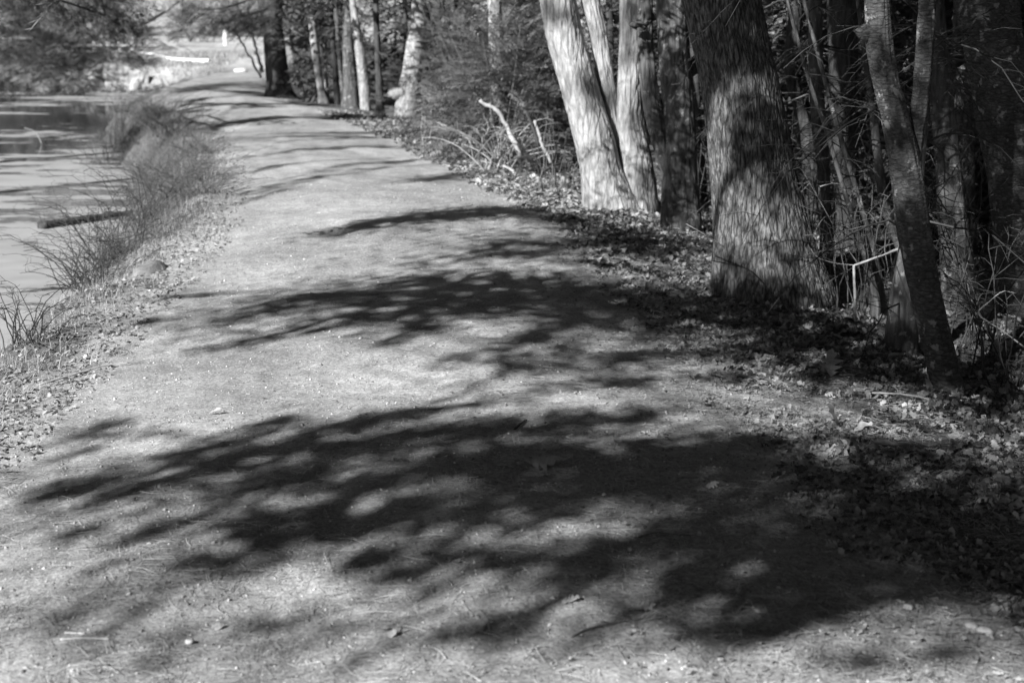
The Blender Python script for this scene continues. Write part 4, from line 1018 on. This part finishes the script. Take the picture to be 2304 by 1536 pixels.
for j in range(34):
    x = -48 + 62 * (j + R.uniform(0, 1)) / 34; y = max(np.interp(x, [-14, 2], [97, 42]) + R.uniform(2, 16), 60); z = gz(x, y)
    lab = 'blurred bare grey tree on the hillside beyond the field'; i = j % 2
    if fst[i]:
        o = bp[i]; o.location = (x, y, z); o['label'] = lab; fst[i] = False
    else: copy_tree(bp[i], (x, y, z), R.uniform(0, 6), R.uniform(.7, 1.2), lab)

# ------------------------------------------------------------------ overhanging hemlocks on the left bank (out of view; foliage shaped to throw each shadow listed below)
def to_light(p, h):
    t = (h - p[2]) / math.sin(EL); return p - TRAVEL * t
# (cx, cy, rx, ry, tilt, density, plane)   photo-pixel extents of each shadow on the ground or on a trunk
SH = []
def G(*rows):
    for r in rows: SH.append(r + (None,))
def TR(Y, *rows):
    for r in rows: SH.append(r + (Y,))
G((980, 508, 150, 13, -9, 1), (840, 530, 110, 9, -9, .9), (1080, 490, 120, 14, 0, 1), (1230, 500, 130, 16, 5, .8), (1420, 535, 130, 14, 5, .9), (1450, 565, 130, 22, 8, .9), (1250, 560, 90, 8, 0, .7), (1120, 575, 50, 8, -8, .9), (1040, 600, 120, 7, -5, .5), (1180, 590, 60, 10, 0, .6), (1380, 610, 130, 7, 3, .7),
  (1010, 405, 90, 6, -6, .7), (980, 415, 60, 5, -4, .6))
G((1000, 650, 170, 18, 0, .9), (1150, 665, 250, 34, 0, 1.1), (1350, 680, 200, 40, 3, 1.1), (1560, 690, 180, 36, 5, 1.1), (900, 690, 180, 18, -7, .9), (760, 690, 130, 12, -8, .8), (640, 715, 130, 10, -10, .7), (1000, 720, 200, 26, -4, 1.1), (760, 750, 130, 13, -10, .9), (640, 775, 110, 9, -8, .9), (920, 775, 70, 18, -10, 1), (540, 735, 60, 6, -6, .6), (1400, 740, 150, 22, 3, .9), (1180, 785, 70, 12, -6, 1), (1240, 760, 60, 14, -25, .9), (1270, 800, 34, 20, 0, .9), (1150, 845, 36, 16, 5, 1), (1060, 830, 110, 8, -12, .4), (1320, 830, 80, 10, -8, .5), (1450, 810, 100, 14, -6, .7), (1080, 890, 60, 10, -10, .7), (1290, 890, 120, 10, -14, .7), (1420, 880, 100, 12, -10, .6), (480, 795, 50, 6, -8, .6), (440, 680, 90, 7, -6, .5), (330, 740, 60, 6, -6, .4),
  (1700, 700, 150, 36, 10, 1.1), (1850, 740, 160, 40, 10, 1.1), (2000, 790, 90, 36, 5, 1), (1720, 790, 140, 20, -6, .9), (1880, 840, 70, 22, 0, .7), (2220, 830, 90, 60, 0, 1), (1650, 850, 80, 12, 0, .7))
G((235, 980, 70, 18, -12, .9), (180, 1030, 70, 8, -14, .6), (370, 1000, 60, 10, 0, .5), (430, 1055, 90, 20, -10, 1), (530, 1020, 70, 16, -10, .9), (620, 985, 70, 12, -12, .8), (560, 1055, 130, 16, -8, 1), (740, 1000, 90, 18, -16, 1), (880, 970, 110, 16, -14, 1), (1010, 945, 70, 8, -6, .9), (220, 1110, 130, 18, -12, 1), (110, 1140, 40, 9, -16, .8), (330, 1130, 100, 16, -10, .9), (500, 1100, 110, 20, -12, 1), (690, 1050, 130, 18, -8, 1), (850, 1040, 130, 24, -10, 1.1), (1000, 1010, 110, 20, -8, 1), (1130, 1000, 100, 20, -10, 1), (1280, 985, 130, 24, -10, 1.1), (1450, 960, 80, 14, -12, .9), (1060, 1100, 160, 26, -8, 1.1), (1300, 1070, 220, 40, -4, 1.2), (1500, 1060, 160, 46, -6, 1.1), (640, 1130, 150, 20, -8, .9), (850, 1130, 120, 22, -20, 1), (700, 1200, 130, 26, -14, 1), (560, 1280, 70, 28, -16, 1.1), (660, 1270, 60, 20, -14, 1), (900, 1190, 150, 22, -12, 1), (1100, 1130, 130, 22, 0, 1), (1230, 1180, 140, 20, -4, 1), (1400, 1140, 140, 34, 0, 1.1), (1560, 1130, 120, 30, -4, 1), (330, 1245, 60, 17, -12, 1), (200, 1228, 36, 12, -5, .9), (400, 1215, 90, 12, -10, .6), (560, 1215, 80, 14, -10, .8), (1060, 1195, 80, 10, -6, .8), (1310, 1195, 90, 12, -4, .9), (920, 1030, 60, 10, -10, 1), (1700, 1010, 130, 34, -4, 1), (1640, 1080, 100, 30, 0, .8))
G((830, 1315, 46, 24, -10, 1), (980, 1310, 80, 22, -10, .9), (1100, 1300, 60, 16, -6, .7), (950, 1340, 120, 14, -6, .6), (1280, 1355, 60, 12, -14, .9), (1370, 1310, 60, 18, -20, 1), (1440, 1260, 110, 18, -14, .9), (1560, 1220, 110, 24, -8, 1.1), (1230, 1310, 60, 12, 0, .5), (1720, 1260, 140, 40, -4, 1), (1560, 1345, 80, 22, 0, .9), (1690, 1350, 110, 34, 0, 1.1), (1820, 1380, 90, 40, -14, 1.1), (1900, 1330, 90, 24, -20, 1), (1850, 1250, 140, 40, 0, .9), (1720, 1470, 110, 16, -12, .9), (1820, 1440, 70, 24, -14, 1), (962, 1405, 42, 13, -24, 1), (1290, 1402, 34, 12, -6, .8), (1440, 1437, 60, 13, -14, .7), (1080, 1475, 60, 14, -16, .7), (1170, 1470, 36, 30, -10, .6), (1950, 1525, 70, 18, 0, .9), (2130, 1490, 60, 18, 0, .8), (2080, 1370, 70, 18, -6, .7))
G((1900, 1040, 170, 24, -4, .8), (2050, 1000, 130, 16, 2, .8), (1930, 1130, 150, 40, -4, .8), (2100, 1180, 160, 46, -2, 1), (2230, 1230, 110, 60, 0, 1.1), (2000, 1230, 150, 40, 0, .9), (2240, 1120, 80, 20, 4, .6), (2120, 1060, 90, 14, 0, .6), (2250, 960, 60, 16, 0, .7), (2200, 1310, 90, 18, 0, .7))
G((700, 1080, 620, 110, -8, .32), (1300, 1120, 560, 130, 0, .38), (1200, 700, 520, 60, 0, .35), (1500, 1340, 460, 110, -4, .22), (1250, 565, 260, 45, 0, .3), (2000, 1150, 300, 130, 0, .35), (1950, 780, 260, 80, 4, .5), (600, 720, 260, 45, -8, .22), (1350, 830, 300, 50, -5, .2), (900, 1480, 1000, 80, 0, .17), (250, 1400, 400, 120, 0, .1), (1300, 1440, 500, 60, -6, .2))
G((620, 1255, 170, 42, -12, 1.1), (560, 1285, 90, 26, -14, .9), (800, 1235, 160, 32, -12, .9), (1000, 1215, 150, 24, -8, .8), (850, 1300, 80, 28, -8, .9), (1150, 1235, 160, 20, -6, .6), (1130, 1478, 80, 22, -14, .8), (1840, 1440, 90, 26, -14, .9), (1480, 1290, 260, 50, -8, .5), (1750, 1340, 240, 70, -10, .75), (1650, 1470, 130, 20, -12, .9), (1800, 1410, 120, 44, -20, .9), (1880, 1300, 150, 44, -10, .9), (1960, 1080, 220, 60, 0, .6), (2150, 1200, 220, 90, 0, .5), (1100, 1330, 240, 22, -4, .4), (1330, 1345, 90, 16, -20, .7), (1080, 1480, 70, 16, -14, .6), (1700, 1130, 200, 60, 0, .5), (2230, 880, 110, 50, 0, .6), (1760, 720, 330, 60, 8, .6), (2000, 830, 160, 40, 0, .5))
# further along the path
G((560, 196, 130, 8, 0, 1.1), (460, 202, 70, 7, -8, 1), (650, 216, 70, 4, 0, 1), (560, 212, 150, 3, 1, .8), (480, 228, 70, 2.5, -6, .7), (430, 238, 40, 2.5, -12, .7), (690, 272, 130, 4, -3, 1.1), (560, 282, 80, 4, -4, 1), (490, 290, 24, 5, -20, 1), (800, 265, 80, 3, 0, 1.1), (860, 318, 130, 4, -4, .6), (700, 318, 120, 4, -2, .45), (760, 345, 200, 3, -4, .5), (660, 385, 170, 3, -6, .5), (860, 378, 120, 3, -9, .7), (720, 412, 200, 3, -8, .45), (640, 430, 100, 3, -10, .5), (600, 450, 80, 4, -12, .4), (760, 305, 160, 3, -2, .4))
TR(D_BIG, (1630, 60, 110, 80, 0, 1.2), (1640, 170, 90, 60, 0, 1.1), (1605, 270, 22, 40, 0, .8), (1752, 205, 26, 36, 0, .9), (1618, 510, 40, 11, -55, 2.2), (1662, 462, 44, 11, -38, 2.2), (1715, 428, 44, 11, -28, 2.2), (1765, 405, 30, 11, -20, 2), (1570, 60, 40, 120, 0, 1.2), (1700, 60, 50, 120, 0, 1.2), (1640, 200, 50, 40, 0, 1), (1840, 640, 20, 40, 0, .6), (1800, 500, 14, 60, 0, .8))
TR(D_A, (1250, 45, 34, 30, 0, .7), (1290, 75, 20, 18, 0, .8), (1440, 50, 26, 60, 0, 1), (1420, 140, 20, 20, 0, .7), (1360, 235, 22, 50, 0, .8), (1440, 290, 14, 40, 0, .8), (1300, 220, 26, 12, 0, .35), (1460, 420, 16, 40, 0, .7), (1375, 30, 12, 50, 0, 1))
TR(D_E, (1500, 30, 20, 40, -20, 1), (1520, 165, 34, 18, 0, 1), (1530, 230, 30, 60, 0, 1), (1520, 320, 40, 30, 0, .7), (1530, 420, 40, 60, 0, 1.1), (1470, 210, 26, 40, 0, 1), (1480, 300, 20, 20, 0, .7), (1530, 500, 40, 40, 0, 1))
TR(D_F, (2060, 520, 50, 40, 0, .8), (2085, 620, 50, 70, 0, .8), (2110, 730, 50, 60, 0, .7), (2025, 330, 30, 60, 0, .7), (1990, 110, 34, 5, 5, .9), (2000, 165, 34, 30, 0, 1.1), (2040, 250, 20, 60, -10, 1), (2030, 330, 36, 40, 0, .9), (2010, 230, 24, 10, 0, .7), (2050, 490, 44, 16, 0, 1.1), (2070, 570, 44, 50, 0, 1.1), (2095, 680, 44, 60, 0, 1.1), (2115, 770, 40, 40, 0, 1), (2085, 60, 28, 70, 0, 1.1), (2080, 190, 26, 30, 0, .8))
TR(D_H, (2240, 120, 90, 110, 0, 1.1), (2250, 300, 90, 110, 0, 1.1), (2270, 500, 80, 110, 0, 1.1), (2280, 660, 60, 70, 0, 1))
TR(9.4, (1900, 80, 90, 60, 0, 1), (1880, 200, 60, 50, 0, .9), (1930, 330, 60, 70, 0, .8), (1870, 420, 50, 60, 0, .9), (1960, 560, 60, 60, 0, .8), (2140, 300, 60, 100, 0, 1), (2150, 120, 50, 80, 0, 1), (2160, 480, 60, 80, 0, .9), (2140, 620, 60, 50, 0, .9), (1930, 660, 60, 50, 0, .7), (1890, 590, 30, 60, 0, .8))
TR(8.3, (1900, 520, 60, 60, 0, .6), (1950, 640, 50, 60, 0, .6), (1860, 330, 50, 80, 0, .7), (1960, 300, 40, 80, 0, .7), (1840, 180, 50, 60, 0, .7), (2190, 560, 50, 90, 0, .8), (2230, 700, 60, 50, 0, .7), (2110, 520, 40, 80, 0, .8), (1900, 690, 60, 20, 0, .4))
TR(9.9, (1900, 100, 110, 90, 0, 1), (1980, 300, 110, 120, 0, 1), (2100, 150, 90, 140, 0, 1), (1900, 400, 110, 80, 0, .8), (2180, 420, 90, 160, 0, 1), (2280, 250, 60, 200, 0, 1))
TR(33.0, (630, 180, 30, 40, 0, 1), (640, 90, 24, 20, 0, .5))
HOSTS = [('overhanging_hemlock', (-2.7, -3.2), 'tall hemlock on the pond bank whose boughs hang over the near path'),
         ('overhanging_hemlock', (-3.6, -5.2), 'second hemlock on the pond bank, boughs reaching forward high over the path'),
         ('overhanging_hemlock', (-12.2, 12.5), 'hemlock on the far side of the pond leaning over the water')]
sprays = [[] for _ in HOSTS]; cents = [[] for _ in HOSTS]
rs = np.random.default_rng(55)
for (cx, cy, rx, ry, tilt, den, Y) in SH:
    def tow(px, py):
        if Y is None:
            p = on_z(px, py); p[2] = gz(p[0], p[1]); return p
        return on_y(px, py, Y)[0]
    c = tow(cx, cy)
    hm = 4.6 if c[1] < 12 else 6.5
    h = hm + rs.uniform(-.4, .4) + (max(0, c[2]) if Y else 0)
    ca, sa = math.cos(math.radians(tilt)), math.sin(math.radians(tilt))
    A = tow(cx + rx * ca, cy + rx * sa) - c; B = tow(cx - ry * sa, cy + ry * ca) - c
    area = PI * np.linalg.norm(np.cross(A, B)) * (1.0 if Y is None else 1.0)
    leaf = .042 if c[1] < 12 else .05
    n = int(np.clip(area * den * 2.3 / (.63 * leaf * leaf * .72), 10, 6000))
    a = rs.uniform(0, 2 * PI, n); r = np.sqrt(-2 * np.log(rs.uniform(1e-4, 1, n))) * .66
    P = c + A[None] * (np.cos(a) * r)[:, None] + B[None] * (np.sin(a) * r)[:, None]
    hh = h + rs.normal(size=n) * .10
    if den > .42 and Y is None:
        P = P[n2(P[:, 0], P[:, 1] * .8, 7.0, 2, 63.) > -.36]; n = len(P); hh = hh[:n]
    P = P - TRAVEL[None] * ((hh - P[:, 2]) / math.sin(EL))[:, None]
    ctr = to_light(c, h)
    k = int(np.argmin([np.hypot(ctr[0] - q[1][0], ctr[1] - q[1][1]) for q in HOSTS]))
    sprays[k].append((P, np.full(n, leaf))); cents[k].append(ctr)
QT = np.array([(-.75, 0, 0), (0, -.42, .05), (.75, 0, 0), (0, .42, -.05)]) * 1.0; QF = np.array([(0, 1, 2, 3)])
for k, (nm, (hx, hy), lab) in enumerate(HOSTS):
    zb = gz(hx, hy); rt = thing(nm, (hx, hy, zb), lab, 'tree')
    H = 12.0; zs = np.arange(zb - .3, H, .25); t = (zs - zb) / H
    C = np.stack([hx + 0 * zs, hy + 0 * zs, zs], -1)
    V, F, _ = trunk_surface(C, np.linspace(.2, .05, len(zs)), 24, zs, .25, .3, 5, .04, 0, k); mesh('trunk', V, F, M['bark_furrowed'], rt, smooth=True)
    if not sprays[k]: continue
    P = np.concatenate([q[0] for q in sprays[k]]); L = np.concatenate([q[1] for q in sprays[k]]); n = len(P)
    V, F = inst(QT, QF, P, rots(rs.uniform(0, 6.3, n), rs.normal(size=n) * .7, rs.normal(size=n) * .7), L * rs.uniform(.8, 1.3, n))
    mesh('crown', V, F, M['needle_leaf'], rt, tone=rs.uniform(0, 1, n))
    pol = []
    for ctr in cents[k]:
        z0 = ctr[2] + .3 + .12 * np.hypot(ctr[0] - hx, ctr[1] - hy); e = np.array([hx, hy, z0]); kk = np.linspace(0, 1, 8)[:, None]
        p = e + (ctr - e) * kk; p[:, 2] += .35 * np.sin(PI * kk[:, 0]); p[1:-1] += rs.normal(size=(6, 3)) * .06
        pol.append(p)
    V, F = tubes(np.array(pol), np.repeat(np.linspace(.011, .002, 8)[None], len(pol), 0), 5)
    mesh('limbs', V, F, M['twig_dark'], rt, tone=.5)
# bough dipping into the top left corner: a hemlock left of the frame
hx, hy = -10.4, 21.0; zb = gz(hx, hy)
rt = thing('shore_hemlock', (hx, hy, zb), 'hemlock on the pond shore whose dark bough dips into the top left corner', 'tree')
zs = np.arange(zb - .4, 9, .25); V, F, _ = trunk_surface(np.stack([hx + 0 * zs, hy + 0 * zs, zs], -1), np.linspace(.17, .04, len(zs)), 20, zs, .25, .3); mesh('trunk', V, F, M['bark_dark'], rt, smooth=True)
g, b = conifer_crown((hx, hy), 2.6, 8.8, 1.9, 40, 14, .5, 960); g.build('crown', M['needle_dark'], rt); V, F = bough_wood(b); mesh('crown_limbs', V, F, M['twig_dark'], rt, tone=.4)
g = Geo(); pol = []; rb = np.random.default_rng(66)
for pts, sp_ in (([(-300, -260), (0, -60), (120, -6), (250, 40), (290, 48)], .26), ([(-300, -230), (-60, -60), (60, 0), (140, 40)], .3), ([(-250, -280), (100, -60), (230, -5), (310, 10)], .25)):
    q = spline([on_y(a, b, hy - .3 + rb.uniform(-1, 1))[0] for a, b in pts], 26); q[0] = (hx, hy, q[0][2] + .3); pol.append(spline(q, 10))
    m = 170; u = rb.uniform(.35, 1, m); P = np.stack([np.interp(u, np.linspace(0, 1, 26), q[:, e]) for e in range(3)], -1) + rb.normal(size=(m, 3)) * np.array([.16, .16, .10])
    T = SPRAY_F[0]; V, F = inst(T[0], T[1], P, rots(rb.uniform(-1.5, 1.5, m), rb.uniform(-1.0, .1, m), rb.uniform(-.6, .6, m)), sp_ * rb.uniform(.7, 1.3, m)); g.add(V, F, np.repeat(rb.uniform(0, 1, m), len(T[1])))
g.build('bough', M['needle_dark'], rt)
V, F = tubes(np.array(pol), np.repeat(np.linspace(.03, .006, 10)[None], len(pol), 0), 5); mesh('limbs', V, F, M['twig_dark'], rt, tone=.4)
# boughs sweeping left from the dark bend tree
bd = [o for o in bpy.data.objects if o.name.startswith('dark_path_tree')][0]
g = Geo(); pol = []
for pts in ([(600, -20), (540, 8), (480, 22), (430, 20)], [(600, 20), (550, 36), (500, 52)], [(640, 10), (690, 40), (740, 60)], [(640, -20), (720, 10), (800, 30)], [(640, 30), (600, 50), (560, 75)]):
    q = spline([on_y(a, b, 31.5 + rb.uniform(-1, 1))[0] for a, b in pts], 20); pol.append(spline(q, 8)); m = 75
    u = rb.uniform(.1, 1, m); P = np.stack([np.interp(u, np.linspace(0, 1, 20), q[:, e]) for e in range(3)], -1) + rb.normal(size=(m, 3)) * np.array([.16, .25, .08])
    T = SPRAY_F[1]; V, F = inst(T[0], T[1], P, rots(PI + rb.uniform(-.9, .9, m), rb.uniform(-.7, .2, m), rb.uniform(-.5, .5, m)), .42 * rb.uniform(.7, 1.3, m)); g.add(V, F, np.repeat(rb.uniform(0, 1, m), len(T[1])))
g.build('bough', M['needle_leaf'], bd)
V, F = tubes(np.array(pol), np.repeat(np.linspace(.03, .006, 8)[None], len(pol), 0), 5); mesh('bough_wood', V, F, M['twig_dark'], bd, tone=.4)
